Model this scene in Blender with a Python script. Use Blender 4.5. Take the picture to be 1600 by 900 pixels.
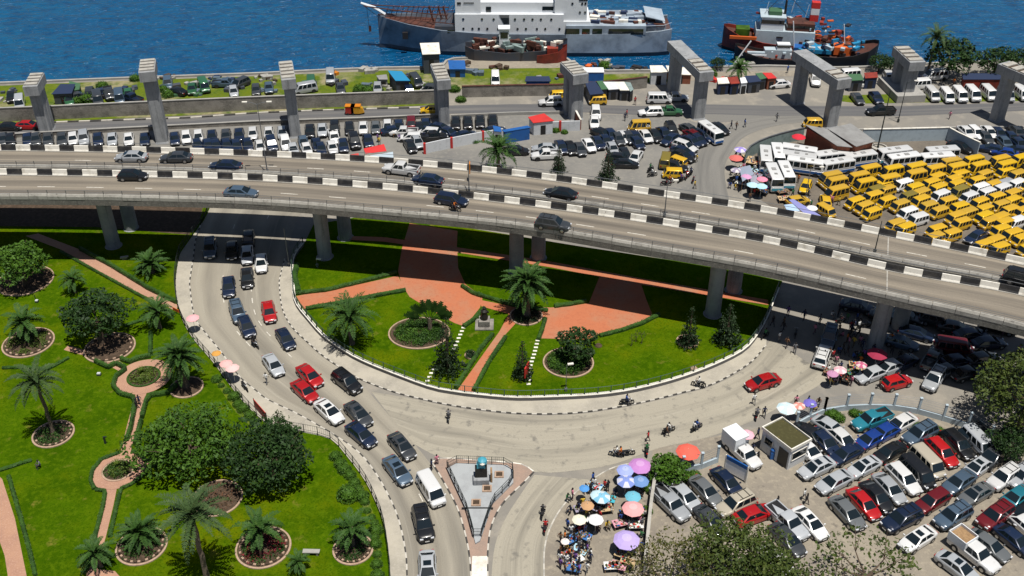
import bpy, bmesh, math, random
from mathutils import Vector, Matrix
from mathutils.geometry import tessellate_polygon
R = math.radians
sc = bpy.context.scene
for o in list(bpy.data.objects): bpy.data.objects.remove(o)
rnd = random.Random(7)

# ---------------------------------------------------------------- camera, sky, sun, exposure
CH, CT, CF = 80.0, 34.5, 1600.0
cd = bpy.data.cameras.new("camera"); cam = bpy.data.objects.new("camera", cd)
sc.collection.objects.link(cam); sc.camera = cam
cd.sensor_width = 36; cd.lens = 36 * CF / 1600; cd.clip_start = 1; cd.clip_end = 8000
cam.location = (0, 0, CH); cam.rotation_euler = (R(90 - CT), 0, 0)
SX, SY = -0.15, 0.21            # shadow shift per metre of height
sdir = Vector((SX, SY, -1)).normalized()
elev = math.asin(-sdir.z); azim = math.atan2(-sdir.x, -sdir.y)   # towards the sun, clockwise from +Y
w = bpy.data.worlds.new("World"); sc.world = w; w.use_nodes = True
nt = w.node_tree; bgn = nt.nodes["Background"]; sky = nt.nodes.new("ShaderNodeTexSky")
sky.sky_type = 'NISHITA'; sky.sun_disc = False; sky.sun_elevation = elev; sky.sun_rotation = azim
nt.links.new(sky.outputs[0], bgn.inputs[0]); bgn.inputs[1].default_value = 0.05
sl = bpy.data.lights.new("sun", 'SUN'); sl.energy = 5.0; sl.angle = R(0.5); sl.color = (1, 0.955, 0.88)
so = bpy.data.objects.new("sun", sl); sc.collection.objects.link(so)
so.rotation_euler = sdir.to_track_quat('-Z', 'Y').to_euler(); so.location = (0, 0, 200)
sc.view_settings.view_transform = 'Standard'; sc.view_settings.look = 'None'
sc.view_settings.exposure = 0.0; sc.view_settings.gamma = 1.0; sc.view_settings.use_curve_mapping = False
sc.render.engine = 'CYCLES'; sc.cycles.diffuse_bounces = 1; sc.cycles.max_bounces = 6

# ---------------------------------------------------------------- helpers
_t = R(CT); FW = Vector((0, math.cos(_t), -math.sin(_t))); UP = Vector((0, math.sin(_t), math.cos(_t))); RT = Vector((1, 0, 0))
def G(x, y, z=0.0):
    "point of the place at height z seen at photo pixel x, y"
    d = FW * CF + RT * (x - 800) - UP * (y - 450)
    return Vector((0, 0, CH)) + d * ((z - CH) / d.z)
def PJ(p):
    v = Vector(p) - Vector((0, 0, CH)); k = v.dot(FW)
    return 800 + CF * v.dot(RT) / k, 450 - CF * v.dot(UP) / k
def HD(x, y, ang, z=0.7):
    a = R(ang); p = G(x, y, z); q = G(x + 8 * math.cos(a), y - 8 * math.sin(a), z)
    return math.atan2(q.y - p.y, q.x - p.x)
COL = sc.collection
M = {}
def mat(name, col, rough=.7, metal=0.0, noise=None, bump=None, objcol=False, coat=0, spec=None, emis=None):
    """noise=(scale, colour2, contrast lo, hi[, stretch]) ; bump=(scale, strength)"""
    m = bpy.data.materials.new(name); m.use_nodes = True; n = m.node_tree; b = n.nodes["Principled BSDF"]
    b.inputs["Base Color"].default_value = (*col, 1); b.inputs["Roughness"].default_value = rough
    b.inputs["Metallic"].default_value = metal
    if coat: b.inputs["Coat Weight"].default_value = coat; b.inputs["Coat Roughness"].default_value = .06
    if spec is not None: b.inputs["Specular IOR Level"].default_value = spec
    out = None
    tc = n.nodes.new("ShaderNodeTexCoord")
    if objcol:
        oi = n.nodes.new("ShaderNodeObjectInfo"); out = oi.outputs["Color"]
        if objcol is not True:
            mx = n.nodes.new("ShaderNodeMixRGB"); mx.blend_type = 'MIX'; mx.inputs[0].default_value = objcol
            mx.inputs[2].default_value = (*col, 1); n.links.new(out, mx.inputs[1]); out = mx.outputs[0]
    for k, ns in enumerate(noise if isinstance(noise, list) else [noise] if noise else []):
        tx = n.nodes.new("ShaderNodeTexNoise"); tx.inputs["Scale"].default_value = ns[0]; tx.inputs["Detail"].default_value = 6
        tx.inputs["Roughness"].default_value = .62
        src = tc.outputs["UV"] if len(ns) == 5 else tc.outputs["Object"]
        mp = n.nodes.new("ShaderNodeMapping"); n.links.new(src, mp.inputs[0]); n.links.new(mp.outputs[0], tx.inputs[0])
        if len(ns) > 4 and ns[4]: mp.inputs["Scale"].default_value = ns[4]
        mp.inputs["Location"].default_value = (k * 7.3, k * 3.1, 0)
        cr = n.nodes.new("ShaderNodeMapRange"); cr.inputs[1].default_value = ns[2]; cr.inputs[2].default_value = ns[3]
        n.links.new(tx.outputs[0], cr.inputs[0])
        mx = n.nodes.new("ShaderNodeMixRGB"); n.links.new(cr.outputs[0], mx.inputs[0])
        if out: n.links.new(out, mx.inputs[1])
        else: mx.inputs[1].default_value = (*col, 1)
        mx.inputs[2].default_value = (*ns[1], 1); out = mx.outputs[0]
    if out: n.links.new(out, b.inputs["Base Color"])
    if bump:
        tx = n.nodes.new("ShaderNodeTexNoise"); tx.inputs["Scale"].default_value = bump[0]; tx.inputs["Detail"].default_value = 5
        n.links.new(tc.outputs["Object"], tx.inputs[0])
        bp = n.nodes.new("ShaderNodeBump"); bp.inputs["Strength"].default_value = bump[1]; bp.inputs["Distance"].default_value = bump[2] if len(bump) > 2 else .1
        n.links.new(tx.outputs[0], bp.inputs["Height"]); n.links.new(bp.outputs[0], b.inputs["Normal"])
    M[name] = m; return m

class MB:
    def __init__(s): s.v = []; s.f = []; s.m = []; s.uv = {}
    def q(s, pts, m=0, uv=None):
        b = len(s.v); s.v += [tuple(p) for p in pts]; s.f.append(tuple(range(b, b + len(pts)))); s.m.append(m)
        if uv: s.uv[len(s.f) - 1] = uv
    def box(s, c, d, m=0, rz=0, mt=None):
        cx, cy, cz = c; hx, hy, hz = d[0] / 2, d[1] / 2, d[2] / 2; b = len(s.v); ca, sa = math.cos(rz), math.sin(rz)
        for z in (-hz, hz):
            for x, y in ((-hx, -hy), (hx, -hy), (hx, hy), (-hx, hy)):
                s.v.append((cx + x * ca - y * sa, cy + x * sa + y * ca, cz + z))
        for k, f in enumerate(((3, 2, 1, 0), (4, 5, 6, 7), (0, 1, 5, 4), (1, 2, 6, 5), (2, 3, 7, 6), (3, 0, 4, 7))):
            s.f.append(tuple(b + i for i in f)); s.m.append(mt if (mt is not None and k == 1) else m)
    def loft(s, rings, m=0, cap=True, closed=True, mf=None):
        n = len(rings[0]); b = len(s.v)
        for r in rings: s.v += [tuple(p) for p in r]
        for i in range(len(rings) - 1):
            for j in range(n if closed else n - 1):
                k = (j + 1) % n
                s.f.append((b + i * n + j, b + i * n + k, b + (i + 1) * n + k, b + (i + 1) * n + j)); s.m.append(mf(i, j) if mf else m)
        if cap:
            s.f.append(tuple(b + j for j in reversed(range(n)))); s.m.append(mf(0, -1) if mf else m)
            s.f.append(tuple(b + (len(rings) - 1) * n + j for j in range(n))); s.m.append(mf(len(rings) - 1, -1) if mf else m)
    def tube(s, pts, rad, n=6, m=0, cap=True):
        rings = []; pts = [Vector(p) for p in pts]
        for i, p in enumerate(pts):
            d = (pts[min(i + 1, len(pts) - 1)] - pts[max(i - 1, 0)]).normalized()
            a = d.cross(Vector((0, 0, 1)) if abs(d.z) < .9 else Vector((1, 0, 0))).normalized(); c = d.cross(a)
            r = rad[i] if isinstance(rad, (list, tuple)) else rad
            rings.append([p + (a * math.cos(t) + c * math.sin(t)) * r for t in (2 * math.pi * k / n for k in range(n))])
        s.loft(rings, m, cap)
    def lathe(s, c, prof, n=12, m=0, axis='z', mf=None, cap=True):
        rings = []
        for r, h in prof:
            ring = []
            for k in range(n):
                a = 2 * math.pi * k / n
                if axis == 'z': p = (c[0] + r * math.cos(a), c[1] + r * math.sin(a), c[2] + h)
                else: p = (c[0] + r * math.cos(a), c[1] + h, c[2] + r * math.sin(a))
                ring.append(p)
            rings.append(ring)
        s.loft(rings, m, cap, True, mf)
    def poly(s, pts, z0, z1, m=0, mside=None):
        "flat polygon at z1 with skirt down to z0"
        P = [Vector((p[0], p[1], 0)) for p in pts]
        if sum(P[i].x * P[(i + 1) % len(P)].y - P[(i + 1) % len(P)].x * P[i].y for i in range(len(P))) < 0: P.reverse()
        b = len(s.v); s.v += [(p.x, p.y, z1) for p in P]
        for t in tessellate_polygon([P]):
            a, c, d = [P[i] for i in t]
            if (c - a).cross(d - a).z < 0: t = (t[0], t[2], t[1])
            s.f.append(tuple(b + i for i in t)); s.m.append(m)
        if z0 is not None and z0 < z1:
            n = len(P)
            for i in range(n):
                p, r_ = P[i], P[(i + 1) % n]
                s.q([(p.x, p.y, z0), (r_.x, r_.y, z0), (r_.x, r_.y, z1), (p.x, p.y, z1)], m if mside is None else mside)
    def build(s, name, mats, parent=None, smooth=False, loc=None, auto=None):
        me = bpy.data.meshes.new(name); me.from_pydata(s.v, [], s.f)
        for x in (mats if isinstance(mats, (list, tuple)) else [mats]): me.materials.append(M[x] if isinstance(x, str) else x)
        me.polygons.foreach_set("material_index", s.m)
        if s.uv:
            ul = me.uv_layers.new(name="UVMap")
            for fi, uv in s.uv.items():
                for li, u in zip(me.polygons[fi].loop_indices, uv): ul.data[li].uv = u
        if smooth:
            me.polygons.foreach_set("use_smooth", [True] * len(me.polygons))
            if auto: me.set_sharp_from_angle(angle=R(auto))
        me.update()
        o = bpy.data.objects.new(name, me); COL.objects.link(o)
        if parent is not None: o.parent = parent
        if loc is not None: o.location = loc
        return o

def tag(o, label, cat, group=None, kind=None):
    if label: o["label"] = label
    if cat: o["category"] = cat
    if group: o["group"] = group
    if kind: o["kind"] = kind
    return o
def thing(name, label, cat, loc=(0, 0, 0), rz=0, group=None):
    o = bpy.data.objects.new(name, None); COL.objects.link(o); o.location = loc; o.rotation_euler = (0, 0, rz)
    o.empty_display_size = .3
    return tag(o, label, cat, group)
def struct(mb, name, mats, **k):
    o = mb.build(name, mats, **k); o["kind"] = "structure"; return o
def dup(root, loc, rz=0, scale=None, color=None, group=None):
    r = root.copy(); COL.objects.link(r); r.location = loc; r.rotation_euler = (0, 0, rz)
    if scale: r.scale = scale if isinstance(scale, tuple) else (scale,) * 3
    if group: r["group"] = group
    if color: r.color = (*color, 1)
    for ch in root.children:
        c = ch.copy(); COL.objects.link(c); c.parent = r
        if color: c.color = (*color, 1)
        for g in ch.children:
            d = g.copy(); COL.objects.link(d); d.parent = c
            if color: d.color = (*color, 1)
    return r
USED = set()
def place(proto, loc, rz=0, scale=None, color=None, group=None):
    if proto.name in USED: return dup(proto, loc, rz, scale, color, group)
    USED.add(proto.name); proto.location = loc; proto.rotation_euler = (0, 0, rz)
    if scale: proto.scale = scale if isinstance(scale, tuple) else (scale,) * 3
    if group: proto["group"] = group
    for o in [proto] + list(proto.children_recursive):
        if color: o.color = (*color, 1)
    return proto
def settle(o):
    "move the origin of a one-mesh thing to the middle of its foot"
    V = [v.co for v in o.data.vertices]
    c = Vector(((min(v.x for v in V) + max(v.x for v in V)) / 2, (min(v.y for v in V) + max(v.y for v in V)) / 2, min(v.z for v in V)))
    o.data.transform(Matrix.Translation(-c)); o.location = o.location + c; return o
REG = []
def reg(o, noun, where, cat, group=None):
    "remember a thing; labels are written at the end, counted from the left among look-alikes of one spot"
    o["category"] = cat
    if group: o["group"] = group
    REG.append((o, noun, where)); return o
ORD = "first second third fourth fifth sixth seventh eighth ninth tenth eleventh twelfth".split()
def ordn(i): return ORD[i] if i < 12 else "%d%s" % (i + 1, {1: 'st', 2: 'nd', 3: 'rd'}.get((i + 1) % 10 if not 10 < (i + 1) % 100 < 14 else 0, 'th'))
def write_labels():
    d = {}
    for o, n, w_ in REG: d.setdefault((n, w_), []).append(o)
    for (n, w_), L in d.items():
        L.sort(key=lambda o: PJ(o.location)[0])
        for i, o in enumerate(L): o["label"] = (f"{n} {w_}" if len(L) == 1 else f"{ordn(i)} {n} from the left {w_}")

def spline(P, step):
    "Catmull-Rom through P, resampled at about step"
    P = [Vector(p) for p in P]; E = [P[0] * 2 - P[1]] + P + [P[-1] * 2 - P[-2]]; out = []
    for i in range(1, len(E) - 2):
        a, b, c, d = E[i - 1:i + 3]; n = 12
        for k in range(n):
            t = k / n
            out.append(.5 * ((2 * b) + (c - a) * t + (2 * a - 5 * b + 4 * c - d) * t * t + (3 * b - a - 3 * c + d) * t ** 3))
    out.append(E[-2]); return resample(out, step)
def resample(P, step=None, n=None):
    L = [0]
    for i in range(1, len(P)): L.append(L[-1] + (P[i] - P[i - 1]).length)
    n = n or max(2, round(L[-1] / step) + 1); out = []; j = 0
    for k in range(n):
        s = L[-1] * k / (n - 1)
        while j < len(L) - 2 and L[j + 1] < s: j += 1
        t = (s - L[j]) / max(1e-9, L[j + 1] - L[j]); out.append(P[j].lerp(P[j + 1], min(1, t)))
    return out
def normals(P):
    N = []
    for i in range(len(P)):
        d = P[min(i + 1, len(P) - 1)] - P[max(i - 1, 0)]; d.z = 0; d.normalize(); N.append(Vector((-d.y, d.x, 0)))
    return N
def sweep(mb, P, prof, m=0, mf=None, closed=True):
    "prof: (offset to the left of travel, height)"
    N = normals(P); rings = [[p + n_ * o + Vector((0, 0, h)) for o, h in prof] for p, n_ in zip(P, N)]
    mb.loft(rings, m, closed, closed, mf)
def ribbon(mb, A, B, z, n=60, across=4, m=0, step=None):
    A = resample(A, n=n); B = resample(B, n=n); s = 0
    for i in range(n - 1):
        ds = ((A[i + 1] + B[i + 1]) / 2 - (A[i] + B[i]) / 2).length; w_ = (A[i] - B[i]).length
        for j in range(across):
            t0, t1 = j / across, (j + 1) / across
            q = [B[i].lerp(A[i], t0), B[i + 1].lerp(A[i + 1], t0), B[i + 1].lerp(A[i + 1], t1), B[i].lerp(A[i], t1)]
            mb.q([(p.x, p.y, p.z + z) for p in q], m, [(s, t0 * 8), (s + ds, t0 * 8), (s + ds, t1 * 8), (s, t1 * 8)])
        s += ds
def px(L, z=0): return [G(x, y, z) for x, y in L]
def circ(x, y, rx, n=28, ry=None, z=0):
    "ground circle round the photo pixel x,y whose half width is rx pixels"
    c = G(x, y, z); r = (G(x + rx, y, z) - c).length
    return c, r

# ---------------------------------------------------------------- materials
mat("ground", (.245, .225, .19), .9, noise=[(.045, (.19, .18, .165), .42, .62), (.35, (.34, .305, .25), .5, .78), (3, (.2, .19, .165), .56, .8)], bump=(4, .25))
mat("asphalt_pale", (.345, .315, .25), .92, noise=[(.30, (.15, .138, .115), .47, .70, (.07, 1.3, 1)), (1.2, (.41, .38, .31), .55, .8, (.05, 2.2, 1)), (.9, (.20, .185, .155), .56, .70), (.35, (.16, .15, .13), .62, .70), (6, (.25, .23, .19), .52, .8), (14, (.12, .11, .095), .66, .74)], bump=(6, .15))
mat("deck_asphalt", (.285, .245, .19), .9, noise=[(.6, (.17, .148, .12), .42, .62, (.03, 1.2, 1)), (1.3, (.36, .315, .245), .55, .8, (.04, 1.6, 1)), (4, (.2, .175, .14), .5, .8)], bump=(6, .12))
mat("ramp_asphalt", (.33, .30, .24), .92, noise=[(.22, (.20, .185, .155), .44, .66, (.10, 1.0, 1)), (1.2, (.40, .37, .30), .55, .8, (.05, 2.2, 1)), (6, (.24, .22, .185), .52, .8)], bump=(6, .15))
mat("asphalt_dark", (.10, .10, .105), .88, noise=[(.4, (.19, .18, .165), .45, .75, (.05, 1.0, 1)), (3, (.13, .13, .125), .5, .8)])
mat("asphalt_mid", (.2, .192, .175), .88, noise=[(.5, (.125, .122, .115), .42, .7, (.08, 1, 1)), (3, (.15, .145, .13), .5, .8)])
mat("dirt", (.285, .25, .195), .95, noise=[(.12, (.20, .175, .145), .4, .66), (.9, (.12, .105, .09), .60, .74), (1.5, (.38, .33, .25), .5, .8), (6, (.17, .145, .11), .56, .8)], bump=(5, .3))
mat("pavement", (.43, .395, .32), .9, noise=[(.3, (.27, .25, .21), .4, .75), (4, (.46, .42, .36), .5, .8)], bump=(8, .15))
mat("lawn", (.052, .108, .0015), 1, noise=[(.05, (.115, .140, .002), .47, .62), (.20, (.032, .076, .001), .44, .62), (.55, (.19, .165, .03), .60, .76), (1.6, (.082, .140, .003), .48, .70), (5, (.022, .062, .001), .48, .72), (14, (.12, .17, .01), .56, .8)], bump=(9, .5, .12), spec=0)
mat("rough_grass", (.11, .150, .008), .95, noise=[(.10, (.30, .26, .16), .5, .62), (.5, (.05, .10, .015), .45, .7), (3, (.16, .17, .05), .5, .8)], bump=(6, .6, .15), spec=.1)
mat("red_paving", (.46, .145, .065), .92, noise=[(.15, (.36, .20, .12), .45, .7), (2.5, (.38, .115, .055), .5, .75), (12, (.50, .20, .11), .5, .8)], bump=(14, .2))
mat("island_paving", (.34, .235, .18), .9, noise=[(.8, (.26, .2, .165), .4, .7), (6, (.4, .29, .22), .5, .8)], bump=(14, .2))
mat("path_paving", (.42, .235, .15), .88, noise=[(.4, (.34, .185, .13), .4, .7), (6, (.54, .34, .25), .5, .8)], bump=(14, .25))
mat("edge_stone", (.44, .31, .22), .9, noise=(3, (.3, .2, .14), .4, .7))
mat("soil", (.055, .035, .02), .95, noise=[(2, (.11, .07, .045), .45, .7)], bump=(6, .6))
mat("concrete", (.34, .33, .305), .85, noise=[(.4, (.24, .235, .22), .42, .72), (4, (.40, .385, .355), .5, .8)], bump=(6, .15))
mat("bus_yard_soil", (.155, .132, .105), .92, noise=[(.2, (.10, .088, .075), .4, .7), (2.5, (.2, .17, .13), .5, .8)], bump=(5, .3))
mat("parking_asphalt", (.215, .205, .185), .9, noise=[(.12, (.15, .147, .14), .42, .68), (1.2, (.26, .245, .21), .5, .8), (5, (.16, .15, .135), .55, .8)], bump=(5, .2))
mat("kerb_white", (.52, .49, .43), .8, noise=(1.5, (.36, .34, .3), .5, .75))
mat("kerb_black", (.045, .043, .04), .8, noise=(1.5, (.12, .11, .1), .5, .75))
mat("pier_concrete", (.31, .32, .33), .85, noise=[(.5, (.20, .21, .22), .4, .72), (1.1, (.15, .155, .16), .52, .72, (1.6, 1.6, .14), "obj"), (5, (.35, .355, .36), .5, .8)], bump=(6, .2))
mat("old_wall", (.27, .25, .22), .92, noise=[(.5, (.13, .12, .105), .4, .66), (4, (.33, .31, .27), .5, .8)], bump=(5, .5))
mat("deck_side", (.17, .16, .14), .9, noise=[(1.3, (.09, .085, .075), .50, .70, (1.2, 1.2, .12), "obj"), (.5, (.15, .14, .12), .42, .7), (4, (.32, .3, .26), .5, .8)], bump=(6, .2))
mat("rail_concrete", (.42, .40, .355), .85, noise=[(.7, (.27, .255, .225), .40, .72), (2.2, (.13, .12, .105), .56, .74), (9, (.48, .46, .41), .52, .8)], bump=(6, .15))
mat("white_paint", (.78, .75, .67), .7, noise=[(.8, (.46, .42, .34), .50, .74), (2.6, (.30, .27, .22), .60, .76), (7, (.62, .58, .5), .52, .8)])
mat("black_paint", (.018, .018, .02), .6, noise=[(.9, (.06, .056, .05), .46, .72), (4, (.16, .15, .13), .62, .8)])
mat("road_paint", (.62, .59, .52), .8, noise=(3, (.36, .33, .28), .5, .66))
mat("steel", (.20, .21, .22), .5, .6)
mat("dark_steel", (.035, .045, .045), .5, .4)
mat("green_rail", (.045, .085, .06), .5, .2)
mat("wall_paint", (.62, .64, .66), .8, noise=(1.5, (.45, .46, .47), .5, .8))
mat("bluegrey_paint", (.42, .50, .55), .7, noise=(1.2, (.3, .36, .4), .48, .8))
mat("water", (.003, .074, .19), .20, noise=[(.006, (.003, .060, .155), .45, .62), (.012, (.003, .10, .215), .45, .70), (.45, (.002, .045, .13), .46, .70), (.9, (.010, .12, .28), .56, .80)], spec=.30)
mat("paint", (.5, .5, .5), .30, .15, objcol=True, coat=.55, noise=[(1.1, (.20, .18, .15), .60, 1.1), (7, (.10, .09, .075), .66, 1.2)])
mat("glass", (.008, .014, .018), .06, spec=.8)
mat("black_trim", (.012, .012, .013), .5)
mat("rubber", (.02, .02, .02), .85)
mat("chrome", (.45, .46, .48), .3, .9)
mat("lamp_glass", (.7, .72, .75), .12, .2)
mat("red_lamp", (.32, .01, .008), .25)
mat("amber_lamp", (.6, .2, .01), .3)
mat("plate", (.7, .7, .68), .5)
mat("canvas", (.9, .9, .9), .85, objcol=.12, noise=None)
mat("canvas_plain", (.9, .9, .9), .85, objcol=True)
mat("canvas_pale", (.82, .78, .74), .85, objcol=.62)
mat("cloth", (.5, .5, .5), .9, objcol=True)
mat("trousers", (.03, .035, .05), .9, objcol=.86)
mat("skin", (.095, .045, .025), .6)
mat("hair", (.012, .010, .009), .8)
mat("shoe", (.02, .018, .016), .7)
mat("bark", (.12, .085, .055), .95, noise=(3, (.06, .042, .03), .4, .7), bump=(8, .7))
mat("palm_bark", (.17, .13, .095), .95, noise=(4, (.08, .06, .04), .4, .7), bump=(9, .8))
mat("crate", (.35, .22, .11), .9, noise=(4, (.2, .12, .06), .4, .7))
mat("rust", (.10, .032, .020), .85, noise=[(.4, (.05, .02, .016), .4, .66), (2, (.18, .06, .028), .55, .8)], bump=(3, .4))
mat("scrap_blue", (.10, .14, .18), .7, noise=(1, (.06, .08, .1), .45, .7)); mat("scrap_pale", (.36, .35, .32), .8, noise=(1, (.2, .19, .17), .45, .7))
mat("ship_bow", (.21, .26, .32), .55, noise=[(.25, (.09, .11, .14), .44, .7), (2, (.17, .2, .25), .5, .8)])
mat("ship_grey", (.38, .45, .52), .55, noise=[(.25, (.17, .20, .24), .44, .7), (2, (.32, .37, .43), .5, .8)])
mat("ship_dark", (.05, .062, .085), .6, noise=(.4, (.09, .075, .07), .45, .75))
mat("ship_white", (.74, .77, .80), .55, noise=[(.5, (.55, .58, .62), .52, .85)])
mat("hull_red", (.30, .035, .018), .6, noise=[(.4, (.09, .02, .016), .42, .7)])
mat("hull_black", (.018, .016, .017), .6)
mat("orange", (.62, .12, .02), .6); mat("deck_green", (.05, .13, .06), .7)
mat("roof_blue", (.015, .22, .42), .6); mat("roof_red", (.55, .03, .025), .6, noise=(1, (.4, .02, .02), .5, .8)); mat("roof_grey", (.27, .27, .265), .85, noise=[(.5, (.19, .185, .18), .4, .7)])
mat("container_blue", (.012, .10, .34), .55, noise=(1, (.01, .07, .22), .5, .8)); mat("tarp_navy", (.012, .025, .07), .75)
mat("brick_wall", (.26, .085, .045), .9, noise=(3, (.17, .06, .035), .45, .7))
mat("moss_roof", (.055, .05, .015), .95, noise=[(.9, (.24, .17, .04), .62, .7), (3, (.09, .085, .03), .5, .8)])
mat("plaza_grey", (.36, .38, .39), .85, noise=[(.8, (.28, .29, .3), .45, .75)])
mat("statue_blue", (.06, .32, .42), .5); mat("bronze", (.03, .028, .024), .5, .5)
mat("teal_wall", (.22, .29, .28), .8, noise=(1, (.12, .17, .165), .45, .7))
def leafmat(name, c1, c2, c3=None):
    m = mat(name, c1, .62, noise=[(.55, c2, .40, .62), (2.4, c3 or tuple(x * 1.5 for x in c1), .52, .74)], spec=.25)
    b = m.node_tree.nodes["Principled BSDF"]; b.inputs["Subsurface Weight"].default_value = 0
    return m
leafmat("leaf_dark", (.022, .056, .010), (.009, .028, .006), (.050, .095, .018))
leafmat("leaf_mid", (.060, .135, .010), (.022, .062, .006), (.078, .155, .014))
leafmat("leaf_olive", (.060, .088, .014), (.030, .052, .010), (.105, .115, .022))
leafmat("leaf_ochre", (.085, .085, .018), (.040, .055, .012), (.14, .10, .028))
leafmat("leaf_brown", (.15, .07, .04), (.09, .06, .03), (.2, .1, .06))
leafmat("leaf_pine", (.020, .042, .014), (.011, .026, .010), (.038, .066, .02))
leafmat("palm_leaf", (.040, .098, .016), (.020, .056, .010), (.085, .15, .028))
leafmat("palm_leaf_pale", (.055, .098, .028), (.03, .062, .018), (.10, .14, .045))
leafmat("hedge_leaf", (.035, .088, .012), (.018, .05, .008), (.055, .12, .018))
leafmat("bed_leaf", (.085, .13, .015), (.05, .085, .012), (.15, .18, .03))
leafmat("flower_red", (.28, .03, .04), (.16, .02, .03), (.4, .06, .07))

def lanes(name, stops, amt):
    "darker oil-stained wheel lanes running along the road, by the road's own UV"
    n = M[name].node_tree; b = n.nodes["Principled BSDF"]; src = b.inputs["Base Color"].links[0].from_socket
    tc = n.nodes.new("ShaderNodeTexCoord"); sp = n.nodes.new("ShaderNodeSeparateXYZ"); n.links.new(tc.outputs["UV"], sp.inputs[0])
    dv = n.nodes.new("ShaderNodeMath"); dv.operation = 'DIVIDE'; dv.inputs[1].default_value = 8; n.links.new(sp.outputs[1], dv.inputs[0])
    cr = n.nodes.new("ShaderNodeValToRGB"); e = cr.color_ramp.elements; e[0].position = stops[0][0]; e[0].color = (*(stops[0][1],) * 3, 1); e[1].position = stops[-1][0]; e[1].color = (*(stops[-1][1],) * 3, 1)
    for p, v in stops[1:-1]: q = e.new(p); q.color = (v, v, v, 1)
    n.links.new(dv.outputs[0], cr.inputs[0])
    tx = n.nodes.new("ShaderNodeTexNoise"); tx.inputs["Scale"].default_value = .25; tx.inputs["Detail"].default_value = 5; mp = n.nodes.new("ShaderNodeMapping"); mp.inputs["Scale"].default_value = (.25, 2, 1)
    n.links.new(tc.outputs["UV"], mp.inputs[0]); n.links.new(mp.outputs[0], tx.inputs[0])
    mr = n.nodes.new("ShaderNodeMapRange"); mr.inputs[1].default_value = .3; mr.inputs[2].default_value = .7; mr.inputs[3].default_value = amt * .55; mr.inputs[4].default_value = amt; n.links.new(tx.outputs[0], mr.inputs[0])
    ml = n.nodes.new("ShaderNodeMath"); ml.operation = 'MULTIPLY'; n.links.new(cr.outputs[0], ml.inputs[0]); n.links.new(mr.outputs[0], ml.inputs[1])
    mx = n.nodes.new("ShaderNodeMixRGB"); mx.inputs[2].default_value = (.075, .066, .056, 1); n.links.new(ml.outputs[0], mx.inputs[0]); n.links.new(src, mx.inputs[1]); n.links.new(mx.outputs[0], b.inputs["Base Color"])
lanes("deck_asphalt", [(0, .7), (.06, .25), (.14, .5), (.24, 1), (.36, .35), (.44, .1), (.54, .5), (.68, 1), (.80, .3), (.90, 0), (.97, .25)], .85)
lanes("ramp_asphalt", [(0, .2), (.10, 0), (.18, .75), (.30, .15), (.36, .0), (.50, .9), (.64, .1), (.70, 0), (.82, .7), (.93, .1), (1, .3)], .55)
# ================================================================ water, land, roads
wn = M["water"].node_tree; wb = wn.nodes["Principled BSDF"]; wt = wn.nodes.new("ShaderNodeTexCoord")
prev = None
for scl, st, dist, sx in ((.10, .55, 2.6, (1, 2.2, 1)), (.32, .8, 1.3, (1, 1.9, 1)), (1.0, .7, .4, (1, 1.6, 1))):
    mp = wn.nodes.new("ShaderNodeMapping"); mp.inputs["Scale"].default_value = sx; mp.inputs["Rotation"].default_value = (0, 0, R(-12))
    tx = wn.nodes.new("ShaderNodeTexNoise"); tx.inputs["Scale"].default_value = scl; tx.inputs["Detail"].default_value = 4; tx.inputs["Distortion"].default_value = .4
    bp = wn.nodes.new("ShaderNodeBump"); bp.inputs["Strength"].default_value = st; bp.inputs["Distance"].default_value = dist
    wn.links.new(wt.outputs["Object"], mp.inputs[0]); wn.links.new(mp.outputs[0], tx.inputs[0]); wn.links.new(tx.outputs[0], bp.inputs["Height"])
    if prev: wn.links.new(prev.outputs[0], bp.inputs["Normal"])
    prev = bp
wn.links.new(prev.outputs[0], wb.inputs["Normal"])
mb = MB(); mb.q([(-3000, 120, -1.2), (3000, 120, -1.2), (3000, 5000, -1.2), (-3000, 5000, -1.2)]); struct(mb, "water", "water")

shore = [(-700, 118), (-200, 134), (0, 131), (100, 127), (200, 123), (400, 116), (520, 110), (600, 107), (690, 106), (700, 93), (800, 88), (884, 90), (898, 104), (940, 112), (1000, 111), (1060, 112), (1120, 106), (1200, 104), (1300, 107), (1345, 106), (1420, 102), (1480, 99), (1600, 95), (1900, 88), (2400, 80)]
S = px(shore)
mb = MB(); mb.poly([(-400, -200, 0), (400, -200, 0)] + [(p.x, p.y, 0) for p in reversed(S)], -3, 0, 0, 1)
struct(mb, "ground", ["ground", "old_wall"])
mb = MB(); sweep(mb, resample(S, 2.5), [(-.25, .02), (-.25, .35), (.25, .35), (.25, -2)], 0); struct(mb, "sea_wall", ["concrete"])
# rough grass strip behind the perimeter wall, dirt jetty, verge
mb = MB(); mb.poly(px([(-400, 180), (0, 176), (200, 171), (400, 160), (560, 154), (698, 148), (698, 109), (600, 110), (400, 119), (200, 126), (0, 134), (-400, 146)]), None, .012)
mb.poly(px([(702, 140), (884, 133), (1050, 128), (1050, 114), (940, 116), (884, 106), (702, 108)]), None, .012)
mb.poly(px([(1310, 158), (1345, 162), (1700, 156), (1700, 142), (1440, 146), (1310, 149)]), None, .012)
struct(mb, "rough_grass", "rough_grass", )
mb = MB(); mb.poly(px([(702, 107), (890, 106), (888, 92), (800, 90), (703, 95)]), None, .016); mb.poly(px([(1070, 127), (1200, 120), (1300, 118), (1300, 109), (1070, 114)]), None, .016); struct(mb, "jetty_sand", "dirt")
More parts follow.
